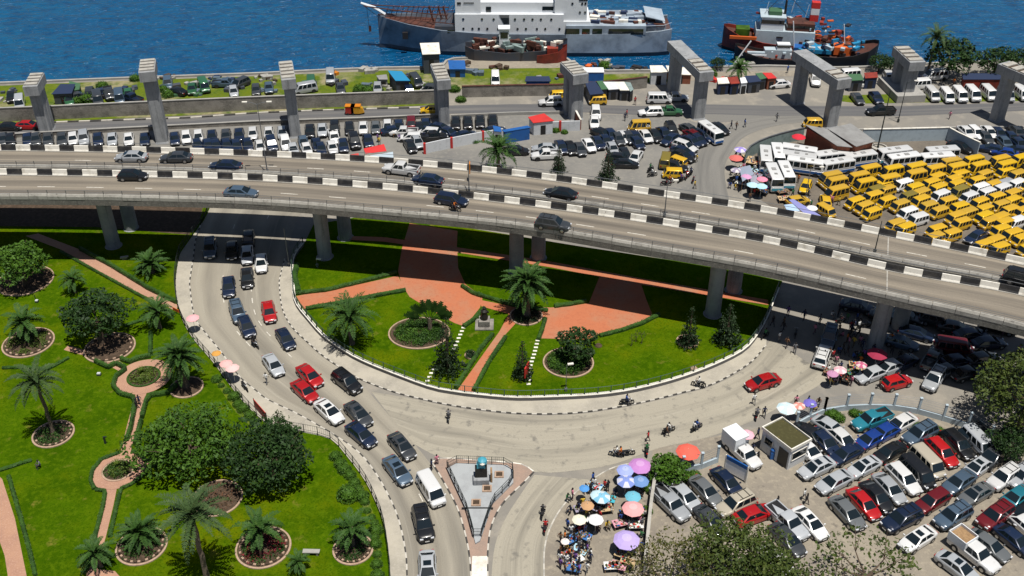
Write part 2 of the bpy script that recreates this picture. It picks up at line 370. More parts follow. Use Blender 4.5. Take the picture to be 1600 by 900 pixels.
# bus yard and bare earth
mb = MB(); mb.poly(px([(1160, 246), (1200, 226), (1250, 212), (1350, 222), (1480, 218), (1500, 232), (1900, 236), (1900, 470), (1600, 425), (1400, 384), (1230, 340), (1170, 300)]), None, .008); struct(mb, "bus_yard", "bus_yard_soil")
mb = MB(); mb.poly(px([(-300, 224), (0, 209), (300, 196), (600, 182), (880, 177), (1060, 182), (1100, 196), (1098, 225), (1088, 262), (1082, 345), (800, 320), (400, 280), (0, 268), (-300, 268)]), None, .006); struct(mb, "parking_ground", "parking_asphalt")
mb = MB(); mb.poly(px([(1020, 700), (1170, 672), (1250, 655), (1320, 636), (1420, 640), (1500, 655), (1700, 700), (1700, 1000), (1000, 1000), (1008, 850)]), None, .008); struct(mb, "car_park_ground", "dirt")
# roads
L_ = [(325, 322), (316, 345), (306, 375), (302, 405), (297, 437), (297, 450), (304, 495), (322, 522), (345, 550), (375, 590), (400, 611), (418, 625), (462, 646), (500, 667), (525, 682), (560, 707), (587, 740), (612, 785), (625, 820), (634, 865), (636, 900), (637, 950)]
R_ = [(480, 322), (463, 345), (447, 400), (437, 437), (437, 450), (441, 482), (455, 510), (480, 535), (505, 557), (535, 577), (566, 602), (600, 640), (640, 685), (672, 724), (697, 760), (715, 795), (727, 835), (734, 872), (736, 900), (738, 950)]
kl = spline(px(L_), .5); rr = spline(px(R_), .5)
mb = MB(); ribbon(mb, rr, kl, .02, 130, 6); struct(mb, "ramp_road", "ramp_asphalt")
mb = MB(); ribbon(mb, px([(-300, 208), (0, 196), (100, 192), (300, 185), (400, 175), (500, 171), (600, 168), (700, 165), (800, 163), (900, 163), (1000, 166), (1100, 163), (1200, 165), (1400, 166), (1600, 160), (1900, 150)]),
       px([(-300, 220), (0, 210), (100, 205), (300, 197), (400, 188), (500, 184), (600, 181), (700, 178), (800, 175), (900, 175), (1000, 180), (1100, 178), (1200, 181), (1400, 182), (1600, 173), (1900, 163)]), .02, 90, 4); struct(mb, "waterfront_road", "asphalt_dark")
mb = MB(); ribbon(mb, spline(px([(1290, 180), (1200, 183), (1130, 197), (1098, 225), (1085, 262), (1078, 330)]), .8), spline(px([(1290, 188), (1215, 196), (1165, 213), (1142, 240), (1132, 270), (1145, 340)]), .8), .03, 70, 4); struct(mb, "slip_road", "asphalt_mid")
mb = MB(); mb.poly(px([(1060, 168), (1290, 168), (1290, 178), (1120, 192), (1060, 182)]), None, .014); struct(mb, "road_junction", "asphalt_mid")
# junction paving: broad worn asphalt sweep between island kerb and lower kerbs
A_ = [(580, 612), (650, 624), (712, 637), (800, 648), (875, 649), (932, 644), (1000, 632), (1062, 617), (1115, 602), (1170, 571), (1205, 530)]
B_ = [(640, 690), (690, 715), (760, 722), (840, 738), (900, 735), (960, 725), (1030, 700), (1100, 685), (1170, 660), (1240, 625), (1300, 590)]
mb = MB(); ribbon(mb, spline(px(A_), 1), spline(px(B_), 1), .012, 80, 6); struct(mb, "junction_road", "asphalt_pale")
A2 = [(835, 742), (812, 775), (790, 810), (774, 850), (768, 900), (766, 960)]; B2 = [(925, 750), (898, 772), (876, 797), (859, 827), (850, 860), (850, 960)]
mb = MB(); ribbon(mb, spline(px(B2), 1), spline(px(A2), 1), .016, 40, 5); struct(mb, "side_road", "asphalt_pale")
# lane dashes on the ramp road, worn
def dashes(name, A, B, fr, z, on=1.6, off=2.2, wd=.13, skip=.15, s0=0, s1=1e9):
    A = resample(A, n=400); B = resample(B, n=400); mb = MB()
    for f in fr:
        P = resample([b.lerp(a, f) for a, b in zip(A, B)], .2); N = normals(P); s = 0; i = 0; k = int(on / .2); g = int(off / .2)
        while i + k < len(P):
            if rnd.random() > skip and s0 < i * .2 < s1:
                for j in range(i, i + k): mb.q([P[j] - N[j] * wd / 2 + Vector((0, 0, z)), P[j + 1] - N[j + 1] * wd / 2 + Vector((0, 0, z)), P[j + 1] + N[j + 1] * wd / 2 + Vector((0, 0, z)), P[j] + N[j] * wd / 2 + Vector((0, 0, z))])
            i += k + g
    return struct(mb, name, "road_paint")
dashes("ramp_lane_marking", rr, kl, (.36, .68), .026, 1.3, 1.7, .12, .25, 2, 42)
dashes("ramp_lane_marking", rr, kl, (.5,), .026, 1.3, 2.4, .12, .4, 48, 90)
# kerbs: striped black and white
def kerb(P, name="kerb", h=.13, wd=.16, seg=.75, mats=("kerb_white", "kerb_black")):
    P = resample(P, seg); mb = MB(); N = normals(P)
    for i in range(len(P) - 1):
        r = [[P[j] + N[j] * o + Vector((0, 0, hh)) for o, hh in ((-wd / 2, 0), (-wd / 2, h), (wd / 2, h), (wd / 2, 0))] for j in (i, i + 1)]
        mb.loft(r, i % 2, i in (0, len(P) - 2))
    return struct(mb, name, list(mats))
kerb(kl)
isl_k = spline(px([(445, 405), (437, 437), (437, 450), (441, 482), (455, 510), (480, 535), (505, 557), (535, 577), (565, 594), (612, 612), (650, 622), (712, 635), (800, 646), (875, 647), (932, 642), (1000, 630), (1062, 615), (1115, 600), (1170, 569), (1197, 540)]), .5)
kerb(isl_k, seg=.6)
ap_k = spline(px([(1000, 722), (960, 731), (930, 747), (900, 770), (877, 795), (860, 825), (851, 857), (850, 900), (852, 960)]), .5)
kerb(ap_k, mats=("kerb_white", "rail_concrete"))
mb = MB(); mb.poly([p for p in ap_k] + px([(1005, 960), (1010, 830), (1020, 725)]), 0, .11); struct(mb, "vendor_pavement", "dirt")
# triangular island
tl = px([(675, 723), (697, 760), (715, 795), (727, 835), (734, 872), (736, 905)]); tr = px([(762, 905), (762, 865), (767, 825), (782, 792), (800, 772), (818, 755), (834, 738)])
tt = px([(834, 738), (820, 727), (800, 724), (760, 721), (712, 717), (686, 717), (675, 723)])
kerb(spline(tl, .4), seg=.9); kerb(spline(tr, .4), seg=.9); kerb(tt, seg=.9, mats=("white_paint", "rail_concrete"))
mb = MB(); mb.poly(tl + tr + tt[1:-1], 0, .12); struct(mb, "traffic_island", "island_paving")
mb = MB(); mb.box(tuple(G(749, 889, .14)), (1.5, 3.2, .05)); struct(mb, "island_tip_slab", "white_paint")
plat = px([(699, 735), (713, 727), (792, 730), (802, 738), (802, 757), (770, 789), (750, 848), (743, 852), (730, 802)])
mb = MB(); mb.poly(plat, .1, .32); struct(mb, "island_platform", "plaza_grey")
# garden lawns
fl = [(332, 316), (318, 345), (290, 385), (281, 400), (275, 437), (277, 470), (283, 495), (300, 528), (335, 570), (366, 612), (400, 650), (430, 676), (515, 687), (540, 712), (570, 752), (590, 792), (600, 822), (607, 865), (610, 900), (611, 960)]
fl[11:12] = [(428, 668), (470, 676)]
flp = spline(px(fl), .5)
mb = MB(); mb.poly(flp[::2] + px([(-300, 960), (-300, 316), (0, 316)]), 0, .13); struct(mb, "garden_lawn", "lawn")
mb = MB(); mb.poly(px([(-300, 318), (318, 322), (312, 348), (296, 368), (150, 356), (-300, 352)]), None, .136); struct(mb, "deck_shade_patch", "soil")  # dark sheet over the lawn paints in the shade below the flyover
mb = MB(); k2 = resample(kl, n=120); f2 = resample(flp, n=120); ribbon(mb, k2, f2, .12, 120, 2); struct(mb, "sidewalk", "pavement")
isl_f = [(474, 385), (462, 400), (457, 417), (459, 445), (460, 465), (466, 482), (482, 502), (507, 530), (542, 555), (575, 572), (625, 592), (675, 610), (712, 617), (735, 620), (800, 626), (862, 625), (925, 622), (975, 616), (1025, 605), (1075, 590), (1125, 570), (1162, 550), (1182, 527), (1197, 500), (1215, 455)]
isf = spline(px(isl_f), .5)
mb = MB(); mb.poly(isf[::2] + px([(1222, 440), (1130, 420), (900, 385), (700, 352), (560, 340), (490, 352)]), 0, .13); struct(mb, "island_lawn", "lawn")
mb = MB(); ribbon(mb, resample(isl_k, n=120), resample(isf, n=160)[10:150], .12, 120, 2); struct(mb, "sidewalk", "pavement")
# paved paths
def pathpoly(name, polys, m, z=.145):
    mb = MB()
    for i, p in enumerate(polys): mb.poly(px(p), None, z + i * .004)
    return struct(mb, name, m)
pathpoly("plaza_path", [[(640, 350), (628, 390), (622, 425), (628, 446), (640, 465), (676, 487), (710, 506), (722, 510), (738, 497), (750, 482), (754, 468), (740, 455), (727, 445), (716, 420), (714, 385), (715, 362)],
    [(463, 464), (500, 457), (560, 446), (622, 432), (632, 452), (590, 462), (530, 473), (475, 484)],
    [(842, 530), (851, 497), (860, 482), (890, 480), (920, 475), (930, 450), (940, 425), (1000, 440), (1010, 470), (1020, 495), (1000, 505), (970, 517), (937, 524), (915, 532)],
    [(780, 520), (795, 492), (752, 480), (750, 470), (800, 480), (862, 482), (850, 497), (822, 494), (812, 500), (787, 527), (737, 618), (713, 614)],
    [(540, 370), (600, 372), (690, 384), (860, 410), (1000, 436), (1200, 470), (1200, 478), (1000, 446), (860, 419), (690, 392), (600, 379), (540, 376)]], "red_paving")
def ring(name, x, y, ro, ri, m, z=.15):
    c, r1 = circ(x, y, ro); _, r0 = circ(x, y, ri); mb = MB(); n = 40
    for k in range(n):
        a, b = 2 * math.pi * k / n, 2 * math.pi * (k + 1) / n
        mb.q([(c.x + r0 * math.cos(a), c.y + r0 * math.sin(a), z), (c.x + r1 * math.cos(a), c.y + r1 * math.sin(a), z), (c.x + r1 * math.cos(b), c.y + r1 * math.sin(b), z), (c.x + r0 * math.cos(b), c.y + r0 * math.sin(b), z)])
    return struct(mb, name, m)
pathpoly("garden_path", [[(95, 391), (40, 370), (60, 366), (125, 391), (232, 450), (278, 478), (276, 488), (200, 450)],
    [(100, 548), (107, 541), (140, 551), (188, 566), (200, 576), (188, 582), (150, 562)],
    [(213, 612), (231, 610), (222, 640), (212, 676), (204, 710), (189, 708), (198, 670), (206, 640)],
    [(168, 760), (184, 760), (178, 790), (166, 840), (154, 880), (148, 960), (128, 960), (137, 890), (150, 840)],
    [(224, 720), (262, 714), (262, 719), (226, 728)],
    [(-20, 730), (4, 750), (24, 812), (42, 900), (50, 960), (22, 960), (8, 870), (-20, 790)],
    [(145, 890), (180, 894), (190, 905), (145, 905)]], "path_paving")
ring("garden_path", 225, 590, 43, 26, "path_paving", .178); ring("garden_path", 185, 736, 42, 25, "path_paving", .178)
# stepping stones
for P in ([(724, 512), (716, 530), (709, 545)], [(677, 577), (668, 595)], [(840, 532), (835, 552), (829, 570), (826, 600)]):
    Q = resample(px(P, .15), .75); mb = MB()
    for p in Q: mb.box((p.x, p.y, .15), (.5, .3, .05), 0, rnd.uniform(-.1, .1))
    reg(settle(mb.build("stepping_stones", "white_paint")), "line of white stepping stones", "crossing the island lawn", "stepping stones")
# ================================================================ flyover
ZD = 11.5
def ext(L, a, b): return [a] + L + [b]
eA = spline(px(ext([(0, 236), (200, 239), (400, 245), (600, 256), (800, 275), (1000, 303), (1200, 334), (1400, 373), (1600, 415)], (-250, 236), (1850, 476)), ZD), 1)
eB = spline(px(ext([(0, 260), (200, 263), (400, 270), (600, 283), (800, 302), (1000, 331), (1200, 364), (1400, 406), (1600, 445)], (-250, 260), (1850, 510)), ZD), 1)
eC = spline(px(ext([(0, 274), (200, 277), (400, 283), (600, 297), (800, 319), (1000, 347), (1200, 381), (1400, 426), (1600, 463)], (-250, 274), (1850, 528)), ZD), 1)
eD = spline(px(ext([(0, 306), (200, 308), (400, 314), (600, 330), (800, 350), (1000, 383), (1200, 418), (1400, 463), (1600, 509)], (-250, 308), (1850, 582)), ZD), 1)
def carriageway(label, far, near, low_near):
    root = thing("flyover_bridge", label, "flyover")
    n = 150; A = resample(far, n=n); B = resample(near, n=n); NA = normals(A); NB = normals(B)
    mb = MB(); ribbon(mb, A, B, 0.0, n, 6); rs = mb
    mb = MB(); rings = []
    for a, b, na, nb in zip(A, B, NA, NB):
        o, i_ = a + na * (1.05 if low_near else .5), b - nb * (.42 if low_near else .60); mid = (o + i_) / 2; w_ = (o - i_).length; u = (o - i_).normalized()
        z = Vector((0, 0, 1))
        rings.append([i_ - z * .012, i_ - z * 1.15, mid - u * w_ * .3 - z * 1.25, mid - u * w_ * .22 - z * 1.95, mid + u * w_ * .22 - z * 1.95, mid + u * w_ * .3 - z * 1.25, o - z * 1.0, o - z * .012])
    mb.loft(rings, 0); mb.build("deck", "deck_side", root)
    # striped barrier on the far side
    P = resample(A, 2.15); N = normals(P)
    mb = MB()
    for i in range(len(P) - 1):
        g = .02; a, b = P[i].lerp(P[i + 1], g / 2), P[i + 1].lerp(P[i], g / 2)
        r = [[p + nn * o + Vector((0, 0, h)) for o, h in ((0, -.01), (.03, .10), (.16, .30), (.28, .86), (.44, .88), (.46, -.01))] for p, nn in ((a, N[i]), (b, N[i + 1]))]
        mb.loft(r, i % 2)
    mb.build("crash_barrier", ["white_paint", "black_paint"], root)
    mb = MB(); sweep(mb, A, [(-.06, .012), (-.06, .06), (.0, .12), (.0, .012)]); mb.build("kerb_edge", "rail_concrete", root)
    P = resample(A, 1.2); N = normals(P); mb = MB()
    mb.tube([p + n_ * .38 + Vector((0, 0, 1.38)) for p, n_ in zip(P, N)], .035, 5); mb.build("guard_rail", "steel", root)
    # low near parapet panels
    P = resample(B, 2.55); N = normals(P); mb = MB()
    for i in range(len(P) - 1):
        dz = rnd.uniform(-.03, .04); dn = rnd.uniform(-.015, .02); a, b = P[i].lerp(P[i + 1], .012), P[i + 1].lerp(P[i], .012)
        r = [[p - nn * (o + dn) + Vector((0, 0, h + (dz if h > 0 else 0))) for o, h in ((0, -.01), (0, .46), (.30, .46), (.44, .16), (.44, -.3), (.425, -.3), (.425, -.01))] for p, nn in ((a, N[i]), (b, N[i + 1]))]
        mb.loft(r, 0)
    mb.build("parapet", "rail_concrete", root)
    mb = MB()
    for h in (.72, .98): mb.tube([p - n_ * .15 + Vector((0, 0, h)) for p, n_ in zip(P, N)], .03, 5)
    mb.build("guard_rail", "steel", root)
    pm = MB(); pm.box((0, 0, .5), (.07, .07, 1.0)); p0 = None
    for p, n_ in list(zip(P, N))[10:-14]:
        if p0 is None: p0 = pm.build("rail_post", "steel", root); o = p0
        else: o = p0.copy(); COL.objects.link(o); o.parent = root
        o.location = p - n_ * .15 + Vector((0, 0, .3)); o.location.z -= .3
    # road paint on the deck
    mb = rs; P = resample([b.lerp(a, .45) for a, b in zip(A, B)], .4); N = normals(P); i = 0
    while i + 6 < len(P):
        if rnd.random() > .12:
            for j in range(i, i + 6): mb.q([P[j] - N[j] * .07 + Vector((0, 0, .01)), P[j + 1] - N[j + 1] * .07 + Vector((0, 0, .01)), P[j + 1] + N[j + 1] * .07 + Vector((0, 0, .01)), P[j] + N[j] * .07 + Vector((0, 0, .01))], 1)
        i += 17
    # expansion joints
    def idx(xx): return min(range(n), key=lambda i: abs(PJ(B[i])[0] - xx))
    for xx in (1392,):
        i = idx(xx); a, b = A[i], B[i]; u = normals(B)[i]; t = Vector((u.y, -u.x, 0)) * .07
        mb.q([b - t + Vector((0, 0, .014)), b + t + Vector((0, 0, .014)), a + t + Vector((0, 0, .014)), a - t + Vector((0, 0, .014))], 2)
    mb.build("road_surface", ["deck_asphalt", "road_paint", "rail_concrete"], root)
    return root, A, B
far_cw, fA, fB = carriageway("far carriageway of the concrete flyover with black and white striped barrier", eA, eB, False)
near_cw, nA, nB = carriageway("near carriageway of the concrete flyover with grey panel parapet towards the gardens", eC, eD, True)
def pillar(root, p, top):
    mb = MB(); mb.lathe((p.x, p.y, 0), [(1.5, 0), (1.5, .12), (1.02, .14), (.98, 6.0), (1.05, top - .9), (1.5, top)], 20)
    return mb.build("pillar", "pier_concrete", root, smooth=True, auto=30)
def midpt(A, B, x, y):
    g = G(x, y); k = min(range(len(A)), key=lambda i: ((A[i] + B[i]) / 2 - g).to_2d().length); c = (A[k] + B[k]) / 2; return c
for x, y in ((178, 385), (508, 402), (807, 425), (1113, 492), (1366, 545), (1640, 590), (-150, 390)):
    g = G(x, y); pillar(near_cw, g, ZD - 1.7)
    c = midpt(fA, fB, x + 40, y - 40); pillar(far_cw, c, ZD - 1.7)
# street lamps and poles: foot px (on z), head px
def pole(bx, by, tx, ty, z, noun, where, arm=1.4, arms=2, col="steel", r=.09):
    b = G(bx, by, z); best = min((abs(PJ((b.x, b.y, zz))[1] - ty), zz) for zz in [z + .1 * k for k in range(10, 260)])[1]
    t = reg(thing("street_lamp", None, None, b, rnd.uniform(-.2, .2)), noun, where, "street lamp")
    h = best - z; mb = MB(); mb.tube([(0, 0, 0), (0, 0, h * .5), (0, 0, h)], [r, r * .75, r * .5], 6); mb.box((0, 0, .3), (.3, .3, .6)); mb.build("pole", col, t)
    for s in ((-1, 1) if arms == 2 else (1,) if arms else ()):
        mb = MB(); mb.tube([(0, 0, h - .3), (s * arm * .5, 0, h), (s * arm, 0, h + .1)], .04, 5); o = mb.build("arm", col, t)
        mb = MB(); mb.box((s * (arm + .25), 0, h + .1), (.7, .28, .14)); mb.build("lamp_head", "white_paint", o)
    return t
W_ = "on the flyover median"
pole(418, 270, 402, 160, ZD, "tall thin street lamp", W_); pole(733, 300, 731, 250, ZD, "short lamp post with a yellow board", W_, arms=0)
pole(1038, 339, 1047, 283, ZD, "grey street lamp with small head", W_, .8, 1); pole(1366, 396, 1377, 345, ZD, "thin dark lamp post", W_, arms=0, col="dark_steel", r=.08); pole(1371, 233, 1387, 141, 0, "very tall dark lamp post", "at the back of the bus yard", arms=0, col="dark_steel", r=.13)
pole(1403, 191, 1417, 128, 0, "dark lamp post", "beside the waterfront road", arms=1, col="dark_steel"); pole(1258, 311, 1261, 262, 0, "slim steel pole", "between the yellow taxis", arms=1)
pole(452, 415, 425, 357, 0, "thin leaning lamp post", "at the corner of the island fence", arms=0); pole(884, 612, 882, 570, 0, "small white topped lamp post", "on the island lawn", .2, 1, r=.05)
pole(496, 418, 494, 405, 0, "low garden lamp", "on the island lawn corner", .1, 1, r=.05)
b = G(731, 252, 13); mb = MB(); mb.box((0, 0, 0), (.12, .9, 1.5)); o = tag(mb.build("lamp_sign", "roof_yellow" if "roof_yellow" in M else "amber_lamp", None), "small yellow advertising board on a flyover lamp post", "sign"); o.location = G(734, 262, 13.6)

# ================================================================ unfinished viaduct portals
def portal(near, far, cap_near, h, noun, slots=4, wcap=2.4, foot=False, colw=1.85, only_one=False, over=.9, dvec=None):
    a = G(*near); b = G(*far) if far else a + Vector(dvec)
    d = (b - a); L = d.length; rz = math.atan2(d.y, d.x)
    t = reg(thing("concrete_portal", None, None, a, rz), noun, "of the unfinished viaduct along the waterfront", "portal frame")
    ct = 1.7; z0 = h - ct
    mb = MB(); mb.box((L / 2, 0, h - ct / 2), (L + 2 * over + colw, wcap, ct)); e0, e1 = -over - colw / 2, L + over + colw / 2
    mb.build("cap_beam", "pier_concrete", t)
    mb = MB(); n = slots
    seg = min(1.9, (e1 - e0) / (n + .2))
    for k in range(n): mb.box((e0 + .35 + seg * (k + .5), 0, h + .11), (seg * .62, wcap * .9, .22))
    mb.build("bearing_plinth", "rail_concrete", t)
    mb = MB()
    for k in range(n): mb.box((e0 + .35 + seg * (k + 1), 0, h + .012), (seg * .36, wcap * .86, .02))
    mb.build("slot_shade_strip", "soil", t)  # flat dark strips on the cap, painted as the shade inside its slots
    for xx in (0, L):
        mb = MB(); mb.loft([[(xx + sx * (colw / 2 * k), sy * wcap * .38 * k2, zz) for sx, sy in ((-1, -.7), (-.8, -1), (.8, -1), (1, -.7), (1, .7), (.8, 1), (-.8, 1), (-1, .7))] for zz, k, k2 in ((0, 1.18, 1.18), (.3, 1.02, 1.02), (z0 - 1, 1, 1), (z0, 1, 1.06))])
        mb.build("column", "pier_concrete", t)
    if foot:
        mb = MB(); mb.box((L / 2, 0, .7), (L + 5, 5.5, 1.4)); mb.build("footing", "concrete", t)
    return t
D0 = lambda x, L: (G(x, 100) - G(x, 140)).normalized() * L
portal((73, 208), None, None, 9.6, "concrete portal frame with worn head", dvec=(-.3, 1.9, 0), over=1.0, wcap=2.4); portal((254, 221), None, None, 13.5, "concrete portal frame", dvec=(-.5, 2.0, 0), slots=4, wcap=2.6)
portal((462, 212), None, None, 11.4, "concrete portal frame", dvec=(-.9, 3.6, 0), slots=5, over=1.3); portal((694, 194), None, None, 9.1, "concrete portal frame", dvec=(-.9, 4.0, 0), slots=5)
portal((899, 185), None, None, 9.1, "concrete portal frame", dvec=(-.9, 2.6, 0), slots=5, wcap=2.9); portal((1090, 184), (1052, 143), None, 9.5, "long concrete portal frame", slots=3, wcap=2.7)
portal((1296, 197), (1245, 160), None, 9.6, "long concrete portal frame", slots=2, wcap=2.8); portal((1414, 152), (1400, 138), None, 7.7, "concrete portal frame", slots=4, foot=True, wcap=3)
portal((1557, 187), (1660, 235), None, 10.3, "concrete portal frame cut by the picture edge", slots=5, wcap=3.0)

# ================================================================ walls and fences
def wall(name, label, P, h, m, th=.25, cap=None, z=0, cat="wall"):
    P = resample(px(P, 0), 2.5) if isinstance(P[0], tuple) else P
    mb = MB(); sweep(mb, P, [(-th / 2, z), (-th / 2, z + h), (th / 2, z + h), (th / 2, z)], 0)
    o = settle(mb.build(name, m)); tag(o, label, cat)
    if cap:
        mb = MB(); sweep(mb, [p - o.location for p in P], [(-th / 2 - .06, z + h + .003), (-th / 2 - .06, z + h + .12), (th / 2 + .06, z + h + .12), (th / 2 + .06, z + h + .003)]); mb.build("coping", cap, o)
    return o
wall("boundary_wall", "long weathered block wall between the waterfront road and the grass strip", [(-300, 196), (0, 190), (100, 186), (200, 181), (400, 172), (560, 166), (692, 161)], 2.6, "old_wall", .3, "concrete")
wall("boundary_wall", "stained block wall behind the yellow vans by the moored ship", [(722, 152), (800, 150), (880, 149), (960, 143), (1010, 137)], 2.2, "old_wall", .3, "rust")
kerb(px([(-200, 204), (0, 195), (100, 191), (200, 188), (300, 184.5), (400, 177), (500, 173), (600, 170), (690, 168)]), "kerb", .2, .35, 2.0)
mb = MB(); mb.poly(px([(-300, 196), (0, 190), (200, 181), (400, 172), (692, 161), (692, 164), (400, 176), (200, 185), (0, 194), (-300, 204)]), None, .05); struct(mb, "grass_verge", "rough_grass")
wall("low_wall", "low brown concrete wall behind the front row of parked cars", [(-300, 230), (0, 216), (200, 205), (400, 195), (560, 190), (690, 184)], .7, "old_wall", .25, "concrete")
wall("low_wall", "low concrete divider between parking strip and the red roofed kiosk", [(705, 184), (790, 180), (880, 178)], .6, "concrete", .25)
wall("striped_kerb_wall", "low pale divider on the far side of the bus yard", [(1300, 205), (1345, 204), (1470, 201), (1600, 200), (1750, 198)], .35, "concrete", .3)
o = wall("painted_wall", "white painted wall with red posts beside the curved access road", [(664, 240), (700, 232), (745, 223), (786, 216)], 1.9, "wall_paint", .2)
def redpost(P, par):
    for x, y in P:
        p = G(x, y) - par.location; mb = MB(); mb.box((p.x, p.y - .05, 1.0), (.4, .4, 2.0)); mb.build("post", "roof_red", par)
redpost([(664, 240), (706, 231), (755, 221)], o)
o = wall("painted_wall", "white painted wall with a red post in front of the red roofed kiosk", [(831, 207), (875, 205), (906, 204)], 1.9, "wall_paint", .2); redpost([(875, 205)], o)
wall("painted_wall", "brown wall with white coping running back from the kiosk wall", [(907, 203), (896, 182)], 1.9, "brick_wall", .2, "white_paint")
wall("sheet_fence", "curved teal sheet metal fence beside the white coaches", [(1163, 256), (1172, 244), (1193, 234), (1219, 226), (1247, 219), (1254, 218)], 2.2, "teal_wall", .12, "steel", cat="fence")
o = wall("painted_wall", "long pale blue wall along the back of the bus yard", [(1345, 222), (1400, 221), (1440, 220), (1478, 219)], 2.4, "bluegrey_paint", .2, "white_paint")
wall("painted_wall", "pale wall running toward the yellow buses from the yard corner", [(1478, 219), (1490, 226), (1526, 243)], 2.4, "bluegrey_paint", .2, "white_paint")
# railings
def railing(name, label, P, h, m, step, z=.13, rails=(.35, .98), r=.03, plinth=None, cat="fence", pr=.04):
    P = resample(P, step); N = normals(P); t = thing(name, label, cat, (P[len(P) // 2].x, P[len(P) // 2].y, z)); L = t.location
    Q = [Vector((p.x - L.x, p.y - L.y, 0)) for p in P]
    mb = MB()
    for f in rails: mb.tube([q + Vector((0, 0, h * f)) for q in Q], r, 4)
    mb.build("rail", m, t)
    if plinth:
        mb = MB(); sweep(mb, Q, [(-.16, -.13), (-.16, plinth), (.16, plinth), (.16, -.13)]); mb.build("plinth", "asphalt_dark", t)
        mb = MB(); sweep(mb, Q, [(-.19, plinth + .002), (-.19, plinth + .1), (.19, plinth + .1), (.19, plinth + .002)]); mb.build("coping", "white_paint", t)
    pm = MB(); pm.box((0, 0, h / 2), (pr * 2, pr * 2, h)); first = None
    vis = [q for q, p in zip(Q, P) if -30 < PJ(p)[0] < 1630 and PJ(p)[1] < 915][:100]
    for q in vis:
        if first is None: first = o = pm.build("post", m, t)
        else: o = first.copy(); COL.objects.link(o); o.parent = t
        o.location = q
    mb = MB(); k = 0
    for a, b in zip(Q[:-1], Q[1:]):
        n_ = 6
        for j in range(1, n_): p = a.lerp(b, j / n_); mb.box((p.x, p.y, h * .62), (.018, .018, h * .7))
    mb.build("baluster", m, t)
    return t
railing("park_railing", "green railing on a white plinth curving round the island lawn", isf, 1.5, "green_rail", 1.6, plinth=.45, r=.045, pr=.06)
railing("park_railing", "black railing along the edge of the large garden beside the ramp road", [p for p in flp if PJ(p)[1] < 930], 1.3, "dark_steel", 1.7)
isle = resample(plat + [plat[0]], 1.3)
railing("island_railing", "dark railing round the grey platform of the triangular traffic island", isle, 1.15, "dark_steel", 1.3, z=.32, rails=(.3, .65, 1.0))
# car park fence: pale posts, plinth, wire
def cfence(label, P, h=2.3, step=2.9, mesh=True):
    P = resample(px(P), step); t = thing("car_park_fence", label, "fence", (P[0].x, P[0].y, 0)); L = t.location; Q = [Vector((p.x - L.x, p.y - L.y, 0)) for p in P]
    mb = MB(); sweep(mb, Q, [(-.12, 0), (-.12, .75), (.12, .75), (.12, 0)]); mb.build("plinth", "bluegrey_paint", t)
    for q in Q: mb = MB(); mb.box((q.x, q.y, h / 2), (.24, .24, h)); mb.box((q.x, q.y, h + .05), (.32, .32, .1)); mb.build("post", "bluegrey_paint", t)
    mb = MB()
    for f in (.45, .6, .75, .9, 1): mb.tube([q + Vector((0, 0, h * f)) for q in Q], .022, 4)
    mb.build("rail", "steel", t)
cfence("pale blue post fence curving along the top of the walled car park", [(1287, 646), (1316, 641), (1348, 639), (1380, 639), (1420, 642), (1460, 654), (1503, 664), (1545, 690)])
cfence("short pale blue fence between the orange umbrella and the car park gate", [(1066, 738), (1096, 732), (1120, 722)], step=2.2)
cfence("pale fence between the guard house and the curved car park fence", [(1243, 668), (1262, 657), (1287, 646)], step=2.2)
P = px([(1024, 745), (1017, 790), (1012, 835), (1006, 900)]); wall("low_wall", "narrow concrete wall between the umbrella vendors and the walled car park", resample(P, 2.5), 1.5, "concrete", .22, "rail_concrete")

# ================================================================ hedges
def hedge(P, noun, where, wd=.55, h=.6, m="hedge_leaf", dens=70, z=.13):
    P = resample(px(P, z), .5); mb = MB(); N = normals(P); rings = []
    c = P[len(P) // 2]; 
    for p, n_ in zip(P, N):
        p = p - c; k = rnd.uniform(.85, 1.12); rings.append([p - n_ * wd * .5 * k, p - n_ * wd * .55 * k + Vector((0, 0, h * .6)), p - n_ * wd * .3 + Vector((0, 0, h * rnd.uniform(.92, 1.05))), p + n_ * wd * .3 + Vector((0, 0, h * rnd.uniform(.92, 1.05))), p + n_ * wd * .55 * k + Vector((0, 0, h * .6)), p + n_ * wd * .5 * k])
    mb.loft(rings, 0)
    for i in range(len(P) - 1):
        for _ in range(int(dens * .5)):
            q = P[i].lerp(P[i + 1], rnd.random()) - c + N[i] * rnd.uniform(-.58, .58) * wd; q.z = h * rnd.uniform(.35, 1.08); leaf(mb, q, rnd.uniform(.05, .11), .6)
    o = mb.build("hedge", m); o.location = c
    reg(o, noun, where, "hedge")
def leaf(mb, p, s, up=.4, m=0):
    a = Vector((rnd.uniform(-1, 1), rnd.uniform(-1, 1), rnd.uniform(-1, 1))); a.normalize()
    nrm = (a * (1 - up) + Vector((0, 0, up * 1.2))).normalized(); t = nrm.cross(Vector((rnd.uniform(-1, 1), rnd.uniform(-1, 1), .3))).normalized(); u = nrm.cross(t)
    mb.q([p + t * s, p + u * s * .55, p - t * s, p - u * s * .55], m)
HW = "in the large garden"
